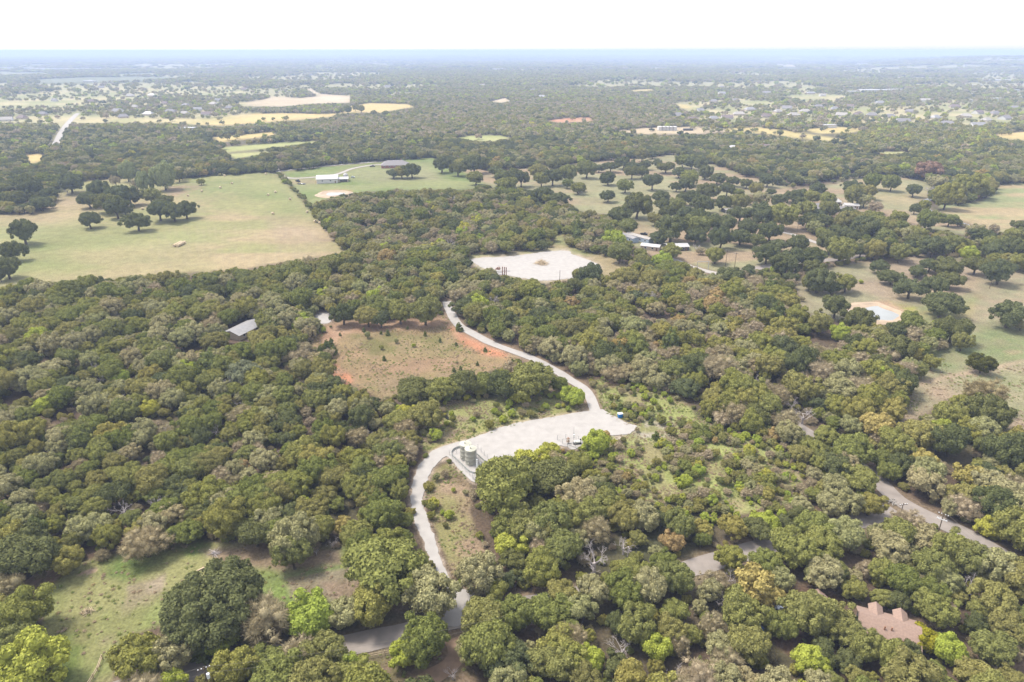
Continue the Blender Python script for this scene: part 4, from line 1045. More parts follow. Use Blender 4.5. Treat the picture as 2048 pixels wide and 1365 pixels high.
GROUPS = {'oak': 'mid green oaks of the woodland', 'live': 'dark live oaks', 'pale': 'grey-green woodland trees', 'elm': 'olive yellow-green trees', 'brown': 'tan half-bare trees', 'autumn': 'orange and yellow autumn trees',
          'lime': 'bright green young trees', 'juniper': 'small dark cedars', 'dead': 'leafless dead trees'}
rT = np.random.default_rng(99)
ids = np.nonzero(indiv)[0]
items = []
for i in ids:
    kk = PH[i] if i < NH else KINDS[AK[i]]
    items.append((int(i), DESC2.get(kk, DESC.get(kk)), float(AU[i]), float(AV[i]), float(AP[i])))
LAB = place_labels(items)
for i in ids:
    kind = KINDS[AK[i]]; hk = PH[i] if i < NH else kind
    variants = VAR.get(hk, VAR[kind]); cm, tm = variants[int(rT.integers(len(variants)))]
    rzv = rT.uniform(0, 6.28)
    t = empty(NAMES[kind], (AX[i], AY[i], 0), rzv, LAB[int(i)], 'tree', GROUPS[kind])
    s = AR[i]; zs = s * (rT.uniform(.82, 1.3) if kind == 'live' else rT.uniform(.88, 1.2))
    if hk == 'poplar': zs = s * 1.5
    if hk == 'big': zs = s * .95
    t.scale = (s, s * rT.uniform(.88, 1.12), zs)
    link('branches' if kind == 'dead' else 'crown', cm, None, t); link('trunk', tm, None, t)


# ------------------------------------------------------------------ woodland masses (geometry nodes on points)
def proto_collection(name, objs):
    c = bpy.data.collections.new(name)
    for o in objs: c.objects.link(o)
    return c


def scatter(name, X, Y, Z, S, coll, nvar, seed=1, squash=(.88, 1.18), label=None, ZS=None):
    r = np.random.default_rng(seed); n = len(X)
    me = bpy.data.meshes.new(name); me.vertices.add(n)
    me.vertices.foreach_set('co', np.stack([X, Y, Z], 1).astype(np.float32).ravel())
    rot = np.zeros((n, 3)); rot[:, 2] = r.uniform(0, 6.28, n)
    scl = np.stack([S, S * r.uniform(.88, 1.12, n), S * r.uniform(squash[0], squash[1], n)], 1)
    if ZS is not None: scl[:, 2] = ZS * r.uniform(.8, 1.2, n)
    for an, dt, arr in (('rot', 'FLOAT_VECTOR', rot), ('scl', 'FLOAT_VECTOR', scl)):
        a = me.attributes.new(an, dt, 'POINT'); a.data.foreach_set('vector', arr.astype(np.float32).ravel())
    a = me.attributes.new('pick', 'INT', 'POINT'); a.data.foreach_set('value', r.integers(0, nvar, n).astype(np.int32))
    o = link(name, me)
    ng = bpy.data.node_groups.new(name, 'GeometryNodeTree')
    ng.interface.new_socket('Geometry', in_out='INPUT', socket_type='NodeSocketGeometry'); ng.interface.new_socket('Geometry', in_out='OUTPUT', socket_type='NodeSocketGeometry')
    gi = ng.nodes.new('NodeGroupInput'); go = ng.nodes.new('NodeGroupOutput')
    iop = ng.nodes.new('GeometryNodeInstanceOnPoints'); ci = ng.nodes.new('GeometryNodeCollectionInfo')
    ci.inputs['Collection'].default_value = coll; ci.inputs['Separate Children'].default_value = True; ci.inputs['Reset Children'].default_value = True
    iop.inputs['Pick Instance'].default_value = True
    def na(nm, dt):
        x = ng.nodes.new('GeometryNodeInputNamedAttribute'); x.data_type = dt; x.inputs['Name'].default_value = nm; return x.outputs['Attribute']
    e2r = ng.nodes.new('FunctionNodeEulerToRotation')
    ng.links.new(na('rot', 'FLOAT_VECTOR'), e2r.inputs[0]); ng.links.new(e2r.outputs[0], iop.inputs['Rotation'])
    ng.links.new(na('scl', 'FLOAT_VECTOR'), iop.inputs['Scale']); ng.links.new(na('pick', 'INT'), iop.inputs['Instance Index'])
    ng.links.new(gi.outputs[0], iop.inputs['Points']); ng.links.new(ci.outputs[0], iop.inputs['Instance']); ng.links.new(iop.outputs[0], go.inputs[0])
    md = o.modifiers.new('scatter', 'NODES'); md.node_group = ng
    tag(o, label, None, None, 'stuff')
    return o

PROTO = {}
for kn, lst_ in SHAPES.items():
    objs = [bake_proto(f'{kn}_{i}', c_, t_, M['leaf_' + kn], M['trunk']) for i, (c_, t_) in enumerate(lst_)]
    PROTO[kn] = (proto_collection('p_' + kn, objs), len(objs))
do = []
for i, (me, tm) in enumerate(DEADV):
    do.append(bpy.data.objects.new(f'dead_{i}', me))
PROTO['dead'] = (proto_collection('p_dead', do), len(do))
MASSN = {'oak': 'oak_woodland', 'live': 'live_oak_woodland', 'pale': 'hackberry_woodland', 'elm': 'elm_woodland', 'brown': 'mesquite_brush', 'autumn': 'autumn_undergrowth', 'lime': 'green_undergrowth', 'juniper': 'cedar_undergrowth', 'dead': 'dead_brush'}
for j, kn in enumerate(KINDS):
    m_ = (AK == j) & ~indiv
    if m_.any():
        scatter(MASSN[kn], AX[m_], AY[m_], relief(AX[m_], AY[m_]), AR[m_], *PROTO[kn], seed=100 + j)

# understorey: low bushes between and in front of the trunks
Xu, Yu, Ru, qu, ru = field(75, 620, 4.2, .8, 1.9, 23, (-46, 46))
bad, uu, vv, rpu = open_mask(Xu, Yu, Ru, .6, .2)
for nme in ('gravel_track', 'county_road', 'crossing_road', 'dirt_driveway'):
    bad |= ldist(Xu, Yu, [(p.x, p.y) for p in RW[nme]]) < 4.2
k = ~bad & (ru.random(len(Xu)) < .75)
Xu, Yu, Ru = Xu[k], Yu[k], Ru[k]
sel = ru.random(len(Xu))
for nm, kn, a, b in (('green_understorey', 'oak', 0, .4), ('tan_understorey', 'brown', .4, .75), ('olive_understorey', 'elm', .75, 1.01)):
    m_ = (sel >= a) & (sel < b)
    scatter(nm, Xu[m_], Yu[m_], Xu[m_] * 0 - Ru[m_] * .45, Ru[m_], *PROTO[kn], seed=200 + int(a * 10))

# far woodland with simpler crowns
def low_crown(r, nl, leaves, leaf, cz=.75, hz=.6):
    return crown_arrays(r, nl, leaves, leaf, cz=cz, hz=hz, lr=(.3, .45), core=(ICO1[0], ICO1[1]))[:3]
rF = np.random.default_rng(31)
FARP = {}
for kn in ('oak', 'live', 'pale', 'elm', 'lime', 'brown'):
    objs = []
    for i in range(3):
        c_ = low_crown(rF, 7, 150, .17); t_ = MB().tube([(0, 0, -.1), (0, 0, .6)], [.07, .05], 4)
        objs.append(bake_proto(f'far_{kn}_{i}', c_, t_, M['leaf_' + kn], M['trunk']))
    FARP[kn] = (proto_collection('pf_' + kn, objs), 3)
FX, FY, FR, FK = [], [], [], []
for r0, r1, s, a, b, sd_ in ((1000, 2600, 8.2, 3.2, 6.0, 41), (2600, 5200, 15.0, 6.0, 11.0, 42), (5200, 11000, 42, 17, 30, 43), (11000, 26000, 130, 50, 85, 44)):
    X, Y, R, q, r = field(r0, r1, s, a, b, sd_, (-45, 45))
    bad, u, v, rp = open_mask(X, Y, R, .8, .75 if r0 < 2000 else .35)
    nn_ = vnoise(X / 260, Y / 180, 21) * .5 + fbm(X / 430, Y / 380, 21) * .5
    dens = np.clip(1.25 - np.clip((fbm(X / 430, Y / 380, 21) - .465) * 12, 0, 1) * 1.3, .06, 1)
    # suburb gardens: thinner trees round the houses
    sub = ((u < 520) & (v > 165) & (v < 245)) | ((u > 1380) & (v > 175) & (v < 252))
    dens = np.where(sub, np.minimum(dens, .27), dens)
    wood = (sdist(u, v, TANWOOD) < 0) | ((v > 250) & (v < 330)); dens = np.where(wood, 1, dens)
    bad &= ~((r.random(len(X)) < .035) & (R < 8) & (v > 235))
    bad |= r.random(len(X)) > dens
    pl = [(p.x, p.y) for p in RW['far_road']]; bad |= ldist(X, Y, pl) < 9
    bad |= (u < -300) | (u > 2350)
    k = ~bad; X, Y, R, u, v = X[k], Y[k], R[k], u[k], v[k]
    for hx, hy, hr in zip(HX, HY, HR):
        if math.hypot(hx, hy) > 980:
            kk_ = (X - hx) ** 2 + (Y - hy) ** 2 > (hr + R) ** 2; X, Y, R, u, v = X[kk_], Y[kk_], R[kk_], u[kk_], v[kk_]
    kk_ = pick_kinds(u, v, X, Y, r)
    FX.append(X); FY.append(Y); FR.append(R); FK.append(kk_)
FX, FY, FR, FK = map(np.concatenate, (FX, FY, FR, FK))
print('far trees', len(FX))
HOUSE_SPOTS = []
remap = {'autumn': 'elm', 'juniper': 'live', 'dead': 'brown'}
FKN = np.array([remap.get(KINDS[k], KINDS[k]) for k in FK])

# ------------------------------------------------------------------ buildings
def house(name, cx, cy, rz, L, W, wh, rh, wall, roof, label, cat='house', group=None, hip=0.0, parts=True, chimney=False, z0=0.0, over=.4, nwin=3, ext=None):
    h = empty(name, (cx, cy, z0), rz, label, cat, group)
    m = MB(); m.box((0, 0, wh / 2 - .1), (L, W, wh + .2))
    if not hip:
        for sx in (-1, 1):
            m.poly([(sx * L / 2, -W / 2, wh), (sx * L / 2, W / 2, wh), (sx * L / 2, 0, wh + rh)][::sx])
    m.build('wall', wall, h)
    m = MB(); l, w = L / 2 + over, W / 2 + over; e = wh - over * rh / (W / 2) + .02; tp = wh + rh + .06; hl = l - hip * w; t = .16
    for sy in (-1, 1):
        a, b, c, d = (-l, sy * w, e), (l, sy * w, e), (hl, 0, tp), (-hl, 0, tp)
        m.poly([a, b, c, d][::-sy] if sy > 0 else [a, b, c, d])
        m.poly([(x, y, z - t) for x, y, z in ([d, c, b, a] if sy < 0 else [a, b, c, d])])
        m.poly([a, (a[0], a[1], e - t), (b[0], b[1], e - t), b])
    for sx in (-1, 1):
        if hip: m.poly([(sx * l, -w, e), (sx * l, w, e), (sx * hl, 0, tp)])
        else:
            for sy in (-1, 1): m.poly([(sx * l, sy * w, e), (sx * l, 0, tp), (sx * l, 0, tp - t), (sx * l, sy * w, e - t)])
    r_ = m.build('roof', roof, h)
    if chimney:
        MB().box((L * .22, W * .12, wh + rh + .2), (.9, .7, 1.6)).build('chimney', M['wall_brick'], r_)
    if parts:
        for k in range(nwin):
            x = -L / 2 + L * (k + .7) / (nwin + .6)
            for sy in (-1, 1):
                wn_ = MB().box((x, sy * (W / 2 + .03), wh * .58), (1.5, .08, 1.25)).build('window', M['trim'], h)
                MB().box((x, sy * (W / 2 + .08), wh * .58), (1.25, .04, 1.0)).build('pane', M['glass'], wn_)
        MB().box((L * .38, -W / 2 - .05, 1.05), (1.05, .1, 2.1)).build('door', M['door'], h)
    return h


def by_ridge(px1, px2, rz_, W, wh, **kw):
    """house whose roof ridge runs between two photo points at ridge height"""
    a = G(*px1, rz_); b = G(*px2, rz_); d = b - a
    return ((a.x + b.x) / 2, (a.y + b.y) / 2, math.atan2(d.y, d.x), d.length, W, wh, rz_ - wh)

# pink shingle house among the oaks
cx, cy, rz, L, W, wh, rh = by_ridge((1723, 1226), (1838, 1256), 5.0, 8.6, 2.9)
hp = house('house', cx, cy, rz, L, W, wh, rh, M['wall_dark'], M['shingle_pink'], 'long pink-brown shingle-roofed house half hidden by oaks at lower right', over=.6, nwin=5)
for lx, wl in ((-L / 2 + 3.4, 2.6), (L / 2 - 2.9, 2.6)):
    m = MB(); e = 3.4; tp = 4.5; y0, y1 = 0.3, 5.6
    m.poly([(lx - wl / 2 - .2, y0, e), (lx, y0, tp), (lx, y1, tp), (lx - wl / 2 - .2, y1, e)]); m.poly([(lx, y0, tp), (lx + wl / 2 + .2, y0, e), (lx + wl / 2 + .2, y1, e), (lx, y1, tp)])
    m.poly([(lx - wl / 2 - .2, y1, e), (lx, y1, tp), (lx + wl / 2 + .2, y1, e)])
    m.build('gable_roof', M['shingle_pink'], hp)
    MB().box((lx, y1 / 2 + 1.0, 1.5), (wl - .3, y1 - 2.4, 3.2)).build('wing_wall', M['wall_dark'], hp)
for lx, ly in ((-L / 2 + 4.6, -2.2), (L / 2 - 5.3, -2.0)):
    MB().tube([(lx, ly, 3.2), (lx, ly, 4.9)], .16, 8).build('vent_pipe', M['rust'], hp)
# smaller roof behind the trees
g = G(1628, 1199, 3.4); house('house', g.x, g.y, 0.35, 8.5, 6, 2.4, 1.8, M['wall_tan'], M['shingle_pink'], 'small tan-pink hipped roof peeking from oaks beside the silver pickup', hip=.9)
# house with pale metal roof in the left wood
g = G(486, 655, 3.0); house('house', g.x, g.y, rad(68), 15, 9, 2.8, 1.4, M['wall_tan'], M['metal_roof'], 'low grey metal-roofed house inside the left wood', hip=0, over=.7)
g = G(528, 634, 2.5); house('camper', g.x, g.y, .2, 6, 2.6, 2.2, .4, M['wall_white'], M['white_roof'], 'white camper glimpsed through trees behind the grey metal-roofed house', 'camper', nwin=2)
# barn on the green
g = G(655, 357, 3); BX = g
bn = house('barn', g.x, g.y, rad(12), 20, 22, 4.2, 2.2, M['wall_white'], M['white_roof'], 'white metal barn with shallow roof beside the stock pond', 'barn', nwin=2, over=.6)
MB().box((-10.1, 0, 2.0), (.3, 15, 3.8)).build('door', M['red'], bn)
g = G(683, 357.5, 2.5); b2 = house('barn_annex', g.x, g.y, rad(12), 13, 12, 3, 1.2, M['wall_tan'], M['white_roof'], 'lower open-sided white shed joined to the right of the barn', 'shed', parts=False)
MB().box((2, -6.2, 1.5), (7, .3, 2.6)).build('opening', M['wall_dark'], b2)
g = G(691, 350, 4); MB_ = MB().lathe([(0, 0), (2.4, 0), (2.4, 4.2), (1.2, 5.6), (0, 5.9)], 14)
o = MB_.build('grain_bin', M['white_roof'], loc=(g.x, g.y, 0)); tag(o, 'small white round grain bin behind the barn annex', 'grain bin')
g = G(790, 327, 4); fh = house('house', g.x, g.y, rad(8), 30, 17, 3.2, 4.2, M['wall_brick'], M['shingle_grey'], 'grey-roofed brick farmhouse behind the round oak clump', hip=.8, chimney=True, nwin=5)
# mobile homes and tin roofs
g = G(1252, 473, 2); house('mobile_home', g.x, g.y, rad(118), 22, 5, 3.0, .7, M['wall_blue'], M['metal_roof'], 'long blue-grey mobile home, left one of the pair', 'mobile home', over=.15, nwin=4)
g = G(1279, 475, 2); house('mobile_home', g.x, g.y, rad(128), 21, 5, 3.0, .9, M['wall_blue'], M['concrete'], 'mobile home with pale roof and windowed end, right one of the pair', 'mobile home', over=.15, nwin=4)
g = G(1302, 491, 2.5); house('shed', g.x, g.y, rad(-24), 12, 7, 2.7, .8, M['wall_tan'], M['white_roof'], 'white tin-roofed shelter just right of the mobile homes', 'shed', nwin=2)
g = G(1353, 491, 2.5); house('shed', g.x, g.y, rad(6), 14, 9, 2.7, 1.1, M['wall_dark'], M['white_roof'], 'long rust-streaked white tin roof before the broad oak', 'shed', nwin=3)
g = G(1459, 419, 2.5); o = house('carport', g.x, g.y, rad(6), 9, 6, 2.9, .4, M['wall_dark'], M['concrete'], 'open carport shed under the savanna oaks', 'carport', parts=False)
for k in range(4): MB().box((-4 + k * 2.6, -3.1, 1.4), (.25, .25, 2.8)).build('post', M['trim'], o)
g = G(1636, 414, 3); house('house', g.x, g.y, rad(22), 15, 12, 3, 3, M['wall_tan'], M['shingle_grey'], 'grey hip-roofed house left of the white roofs', hip=.8)
g = G(1672, 402, 3); house('shed', g.x, g.y, rad(-20), 8, 7, 3, 1.8, M['wall_white'], M['white_roof'], 'smaller white roof among oaks, left of two', 'shed', hip=.8)
g = G(1702, 409, 3); house('shed', g.x, g.y, rad(-14), 11, 9, 3, 1, M['wall_white'], M['white_roof'], 'larger flat white roof among oaks, right of two', 'shed')
g = G(1683, 417, 3); house('house', g.x, g.y, rad(10), 9, 7, 2.8, 1.8, M['wall_tan'], M['shingle_grey'], 'small grey roof in front of the two white roofs', hip=.8)
g = G(1512, 297, 5); house('house', g.x, g.y, rad(4), 46, 18, 4.5, 5.5, M['wall_brick'], M['shingle_brown'], 'very long brown-roofed big house deep in dark oaks', chimney=True, nwin=7, hip=.5)
g = G(1467, 294, 4); house('shed', g.x, g.y, 0, 13, 9, 4, 2, M['wall_white'], M['white_roof'], 'white roof left of the brown-roofed big house', 'shed', hip=.7)
g = G(1536, 290, 6); house('barn', g.x, g.y, rad(-20), 18, 14, 7, 3, M['wall_white'], M['white_roof'], 'white barn roof rising behind the brown-roofed big house', 'barn', hip=.5)
g = G(154, 322, 3); house('house', g.x, g.y, rad(-15), 18, 13, 3, 3.4, M['wall_tan'], M['shingle_brown'], 'grey-brown house roof hidden in the far left wood', hip=.7)
# yard on the far left: dark shed, storage tank, planks, gallows frame
g = G(65, 1262); o = empty('garden_shed', (g.x, g.y, 0), .1, 'small dark shed with pale roof at the edge of the left meadow', 'shed')
MB().box((0, 0, 1), (2.0, 1.8, 2.0)).build('wall', M['wall_dark'], o); MB().box((0, 0, 2.12), (2.4, 2.3, .14)).build('roof', M['metal_roof'], o)
g = G(36, 1178); o = empty('water_tank', (g.x, g.y, 0), 0.4, 'round grey-white livestock tank on red soil at far left', 'water tank')
MB().lathe([(0, 0), (1.15, 0), (1.2, .5), (1.1, 1.1), (.5, 1.45), (0, 1.5)], 18).build('shell', M['silver'], o, True); MB().lathe([(.25, 1.45), (.28, 1.65), (0, 1.66)], 10).build('lid', M['black'], o)
g = G(90, 1206); o = empty('timber_frame', (g.x, g.y, 0), .2, 'dark timber frame with pale cross boards in the left meadow', 'frame')
MB().tube([(0, 0, 0), (0, 0, 2.1)], .14, 8).build('post', M['black'], o); MB().tube([(-1.9, .3, 1.1), (.9, .3, 1.3)], .09, 6).build('crossbar', M['pole'], o)
MB().box((.3, .5, 2.15), (.22, 1.8, .1), -.5).build('board', M['trim'], o); MB().box((.9, .6, 2.15), (.22, 1.8, .1), -.5).build('board', M['trim'], o)
for (x, y, l_, a_, lb) in ((16, 1189, 1.9, .1, 'pale plank on red soil beneath the livestock tank'), (400, 1140, 2.2, .8, 'short plank in dry grass below the left wood')):
    g = G(x, y); o = MB().box((0, 0, .12), (l_, .35, .2)).build('plank', M['wood'], loc=(g.x, g.y, 0)); o.rotation_euler.z = a_; tag(o, lb, 'plank')


def pile(name, px, n, rr_, hh, mat, label, cat, seed, L=1.5, rad_=.07):
    r = np.random.default_rng(seed); g = G(*px); m = MB()
    for k in range(n):
        a = r.uniform(0, 6.28); d = r.uniform(0, rr_) ; p = Vector((math.cos(a) * d, math.sin(a) * d, r.uniform(.05, hh * (1 - d / rr_) + .1)))
        q = Vector(r.normal(size=3)); q.z *= .45; q = q.normalized() * L * r.uniform(.5, 1)
        if p.z - abs(q.z) < 0: p.z = abs(q.z) + .03
        m.tube([p - q, p, p + q], [rad_ * .6, rad_, rad_ * .4], 4)
    o = m.build(name, M[mat], loc=(g.x, g.y, 0)); tag(o, label, cat); return o
pile('brush_pile', (176, 1225), 60, 1.3, .8, 'hay', 'small heap of cut straw-coloured brush in the left meadow', 'brush pile', 3, .8, .06)
pile('fallen_log', (428, 1108), 9, .7, .35, 'pale_trunk', 'grey fallen branches lying on green grass below the left wood', 'log', 4, 1.9, .12)
pile('brush_pile', (1083, 528), 200, 4.2, 2.2, 'hay', 'tangled grey brush pile in the middle of the upper gravel pad', 'brush pile', 6, 2.2, .09)
pile('scrap_heap', (996, 539), 40, 1.6, 1.3, 'rust', 'dark scrap heap at the left end of the upper gravel pad', 'scrap heap', 7, 1.0, .12)
pile('debris_pile', (1265, 834), 22, 1.2, .3, 'trim', 'scattered pale debris right of the small blue bin', 'debris', 8, .8, .09)
pile('debris_pile', (1025, 822), 14, .8, .3, 'silver', 'pale grey scrap in brush above the gravel pad', 'debris', 9, .7, .09)
pile('debris_pile', (895, 837), 12, .9, .6, 'black', 'black scrap on grass left of the gravel pad', 'debris', 10, .8, .14)
pile('rock_pile', (1785, 1005), 40, 1.6, .4, 'concrete', 'pale broken rocks on the verge at the road fork', 'rocks', 12, .35, .2)
for k, (x, y, l_) in enumerate(((985, 547, 12), (990, 551, 11), (1000, 543.5, 12))):
    g = G(x, y); o = MB().tube([(-l_ / 2, 0, .25), (0, .1, .25), (l_ / 2, 0, .25)], .22, 8).build('steel_pipe', M['grey_post'], loc=(g.x, g.y, 0)); o.rotation_euler.z = .08
    tag(o, ('middle', 'nearest', 'farthest')[k] + ' of three pipes lying at the left end of the upper pad', 'pipe', 'pipes on the upper gravel pad')
for k, x in enumerate((1005, 1009, 1012.5)):
    g = G(x, 551 + k * .6); o = MB().tube([(0, 0, 0), (0, 0, 5.2)], .28, 8).build('upright_pipe', M['rust'], loc=(g.x, g.y, 0)); tag(o, ('leftmost', 'middle', 'rightmost')[k] + ' of three dark upright pipes on the upper pad', 'pipe', 'upright pipes')
g = G(1240, 835); o = empty('blue_bin', (g.x, g.y, 0), .2, 'small bright blue bin at the brush edge beyond the gravel pad', 'bin')
MB().box((0, 0, .75), (1.5, 1.1, 1.5), taper=1.1).build('body', M['blue'], o); MB().box((0, 0, 1.58), (1.7, 1.3, .14)).build('lid', M['white_paint'], o)

# ------------------------------------------------------------------ storage tanks, containment ring, fence
def tank(px, label, rad_=1.83, h=5.2, rz=0.0):
    g = G(*px); t = empty('storage_tank', (g.x, g.y, .12), rz, label, 'storage tank', 'pale storage tanks')
    m = MB(); prof = [(rad_, 0)]
    for k in range(4):
        z = .1 + k * 1.5; prof += [(rad_, z), (rad_ + .03, z + .04), (rad_, z + .08)]
    prof += [(rad_, h)]
    MB().lathe(prof, 36).build('shell', M['tank'], t, True)
    tp = MB().lathe([(rad_ + .06, h - .05), (rad_ + .06, h + .05), (rad_ * .5, h + .42), (0, h + .62)], 36).build('tank_roof', M['tank_top'], t)
    MB().tube([(.3, -.5, h + .4), (.3, -.5, h + .95)], .2, 10).build('thief_hatch', M['tank_top'], tp)
    MB().tube([(-.6, .3, h + .35), (-.6, .3, h + 1.2)], .07, 6).build('vent_pipe', M['steel'], tp)
    m = MB()
    for s in (-.22, .22): m.tube([(rad_ + .18, s, 0), (rad_ + .18, s, h + .3)], .035, 5)
    for k in range(18): m.tube([(rad_ + .18, -.22, .3 + k * .33), (rad_ + .18, .22, .3 + k * .33)], .025, 4)
    m.build('ladder', M['steel'], t)
    MB().tube([(rad_ * .3, -rad_ - .05, .9), (rad_ * .3, -rad_ - .4, .9)], .3, 12).build('manway', M['tank'], t)
    return t
tank((942, 926.5), 'nearer of the two pale sage storage tanks inside the containment ring', rz=-.6)
tank((932, 916.5), 'farther of the two pale sage storage tanks inside the containment ring', rz=-.9)
A, B = G(924, 907), G(956, 937)
d = (B - A); Lr = d.length; ang = math.atan2(d.y, d.x); mid = (A + B) / 2
ring = empty('containment_ring', (mid.x, mid.y, 0), ang, 'grey steel oval containment ring around the storage tanks', 'containment wall')
Wr = 3.5; hs = Lr / 2 - .2
pts = [(hs + Wr * math.cos(a), Wr * math.sin(a)) for a in np.linspace(-math.pi / 2, math.pi / 2, 13)] + [(-hs + Wr * math.cos(a), Wr * math.sin(a)) for a in np.linspace(math.pi / 2, 3 * math.pi / 2, 13)]
n = len(pts)
for k in range(n):
    a, b = Vector((*pts[k], 0)), Vector((*pts[(k + 1) % n], 0)); e = b - a
    if e.length < .05: continue
    MB().box(((a.x + b.x) / 2, (a.y + b.y) / 2, .42), (e.length * .985, .09, .84), math.atan2(e.y, e.x)).build('wall_panel', M['berm'], ring)
m = MB(); m.poly([(x * .98, y * .97, .11) for x, y in pts]); m.build('gravel_bed', M['berm_soil'], ring)
g = G(954, 934); sp = empty('separator', (g.x, g.y, .1), 0, 'small white vertical separator beside the nearer tank', 'separator')
MB().tube([(0, 0, 0), (0, 0, 2.6)], .28, 12).build('vessel', M['white_paint'], sp); MB().tube([(0, 0, .5), (.9, -.5, .5), (1.2, -1.6, .4)], .08, 6).build('pipe', M['white_paint'], sp)
g = G(956, 946); o = empty('control_box', (g.x, g.y, 0), .3, 'white control box outside the containment ring', 'control box'); MB().box((0, 0, .75), (.7, .5, .9)).build('box', M['white_paint'], o); MB().box((0, 0, .15), (.2, .2, .3)).build('leg', M['steel'], o)
g = G(960, 927); pipe = MB().tube([(g.x, g.y, .4), (g.x + .2, g.y - 1.2, .9), (g.x + .8, g.y - 2.4, .9), (g.x + 1.0, g.y - 3.6, .3)], .1, 8).build('transfer_pipe', M['white_paint']); tag(pipe, 'white transfer pipe curving between the tanks and ring edge', 'pipe')


def fence(name, corners, label, hpost=1.9, step=2.4, closed=True, mat='grey_post', rails=(.3, 1.0, 1.8), rp=.05, cat='fence', gate=None, rr_=.02):
    P = [c if isinstance(c, Vector) else G(*c) for c in corners]
    f = empty(name, (P[0].x, P[0].y, 0), 0, label, cat); o0 = P[0]
    segs = list(zip(P, P[1:] + ([P[0]] if closed else []))); me = None
    for a, b in segs:
        nn = max(1, round((b - a).length / step))
        for k in range(nn + (0 if closed else (1 if b is P[-1] else 0))):
            q = a.lerp(b, k / nn) - o0
            if me is None:
                o = MB().tube([(0, 0, -.1), (0, 0, hpost)], rp, 6).build('post', M[mat], f); me = o.data
            else: o = link('post', me, None, f)
            o.location = (q.x, q.y, 0)
    m = MB()
    for a, b in segs:
        for z in rails:
            m.tube([a - o0 + Vector((0, 0, z)), b - o0 + Vector((0, 0, z))], rr_, 4, caps=False)
    m.build('rail', M[mat], f)
    return f
fence('tank_fence', [(899, 911), (946, 958), (1003, 947), (956, 899)], 'tall thin wire fence with grey posts around the tank battery', 2.0, 2.2, rp=.05)
for k, (p1, p2) in enumerate((((946, 959), (962, 956)), ((964, 956), (982, 952)))):
    a, b = G(*p1), G(*p2); a.y -= .4; b.y -= .4
    gt = empty('pipe_gate', (a.x, a.y, 0), math.atan2(b.y - a.y, b.x - a.x), ('left' if k == 0 else 'right') + ' leaf of the grey pipe gate before the tank battery', 'gate', 'pipe gate leaves')
    L_ = (b - a).length
    MB().tube([(0, 0, .3), (0, 0, 1.9), (L_ * .5, 0, 2.05), (L_, 0, 1.9), (L_, 0, .3), (0, 0, .3)], .06, 6).build('gate_frame', M['steel'], gt)
    MB().tube([(0, 0, 1.1), (L_, 0, 1.1)], .035, 5).build('crossbar', M['steel'], gt)
# wellhead
fence('wellhead_fence', [(1115, 881), (1135, 896), (1166, 890), (1148, 876)], 'square of thin grey posts around the wellhead', 2.0, 3.0, rp=.07)
g = G(1136, 887); w = empty('wellhead', (g.x, g.y, 0), 0, 'brown wellhead valve stack inside the square of thin posts', 'wellhead')
MB().tube([(0, 0, 0), (0, 0, 2.2)], .22, 10).build('spool', M['rust'], w)
for k in range(3): MB().tube([(-.55, 0, .6 + k * .6), (.55, 0, .6 + k * .6)], .16, 8).build('valve', M['rust'], w); 
for k in range(3): MB().lathe([(.1, 0), (.36, 0), (.36, .07), (.1, .07)], 12, (.0, -.35, .6 + k * .6)).build('handwheel', M['wall_tan'], w)
g = G(1154, 888); o = empty('gas_meter', (g.x, g.y, 0), .1, 'white and black metering unit right of the wellhead', 'meter unit')
MB().tube([(-1.0, 0, .8), (1.0, 0, .8)], .55, 12).build('vessel', M['white_paint'], o); MB().box((0, -.1, .25), (2.6, 1.3, .5)).build('skid', M['black'], o); MB().box((1.2, .4, 1.2), (.5, .4, .7)).build('box', M['black'], o)
g = G(1147, 880); o = empty('antenna_mast', (g.x, g.y, 0), 0, 'thin antenna mast between wellhead and metering unit', 'mast'); MB().tube([(0, 0, 0), (0, 0, 5)], .06, 6).build('mast', M['steel'], o); MB().box((.1, 0, 1.7), (.5, .3, .7)).build('box', M['white_paint'], o)
g = G(1140, 893); o = MB().tube([(0, 0, .3), (2.4, -1.8, .3), (4.4, -3.2, .1)], .09, 6).build('flow_line', M['grey_post'], loc=(g.x - 1, g.y + 1, 0)); tag(o, 'grey flow line pipe leaving the wellhead toward the viewer', 'pipe')

# ------------------------------------------------------------------ poles and wires
def upole(px, h, label, arms=1, transformer=False, rz=0., base=True, r0=.16):
    g = G(*px); t = empty('utility_pole', (g.x, g.y, 0), rz, label, 'utility pole', 'timber utility poles')
    MB().tube([(0, 0, -.2), (0, 0, h)], [r0, r0 * .65], 8).build('post', M['pole'], t)
    for k in range(arms):
        z = h - .35 - k * 1.5
        a = MB().box((0, -.16, z), (2.4, .12, .14)).build('crossarm', M['pole'] if not k else M['insul'], t)
        for x in (-1.05, -.45, .45, 1.05): MB().lathe([(.05, 0), (.1, .05), (.1, .2), (0, .26)], 8, (x, -.16, z + .07)).build('insulator', M['insul'], a)
    if transformer: MB().tube([(.42, -.1, h - 3.1), (.42, -.1, h - 2.0)], .32, 12).build('transformer', M['insul'], t); 
    return t, Vector((g.x, g.y, h))
def pole_at_top(px, h):
    g = G(px[0], px[1], h); u, v, _ = proj(g.x, g.y, 0); return float(u), float(v)
P1, t1 = upole(pole_at_top((407, 1334), 10), 10, 'utility pole with white transformer beside the road at lower left', 1, True, .5)
P2, t2 = upole(pole_at_top((1888, 1027), 10.5), 10.5, 'utility pole with two pale crossarms at the road fork', 2, False, -.75)
P3, t3 = upole(pole_at_top((1807, 1007), 9), 9, 'single dark utility pole standing in front of the road fork', 1, False, .2)
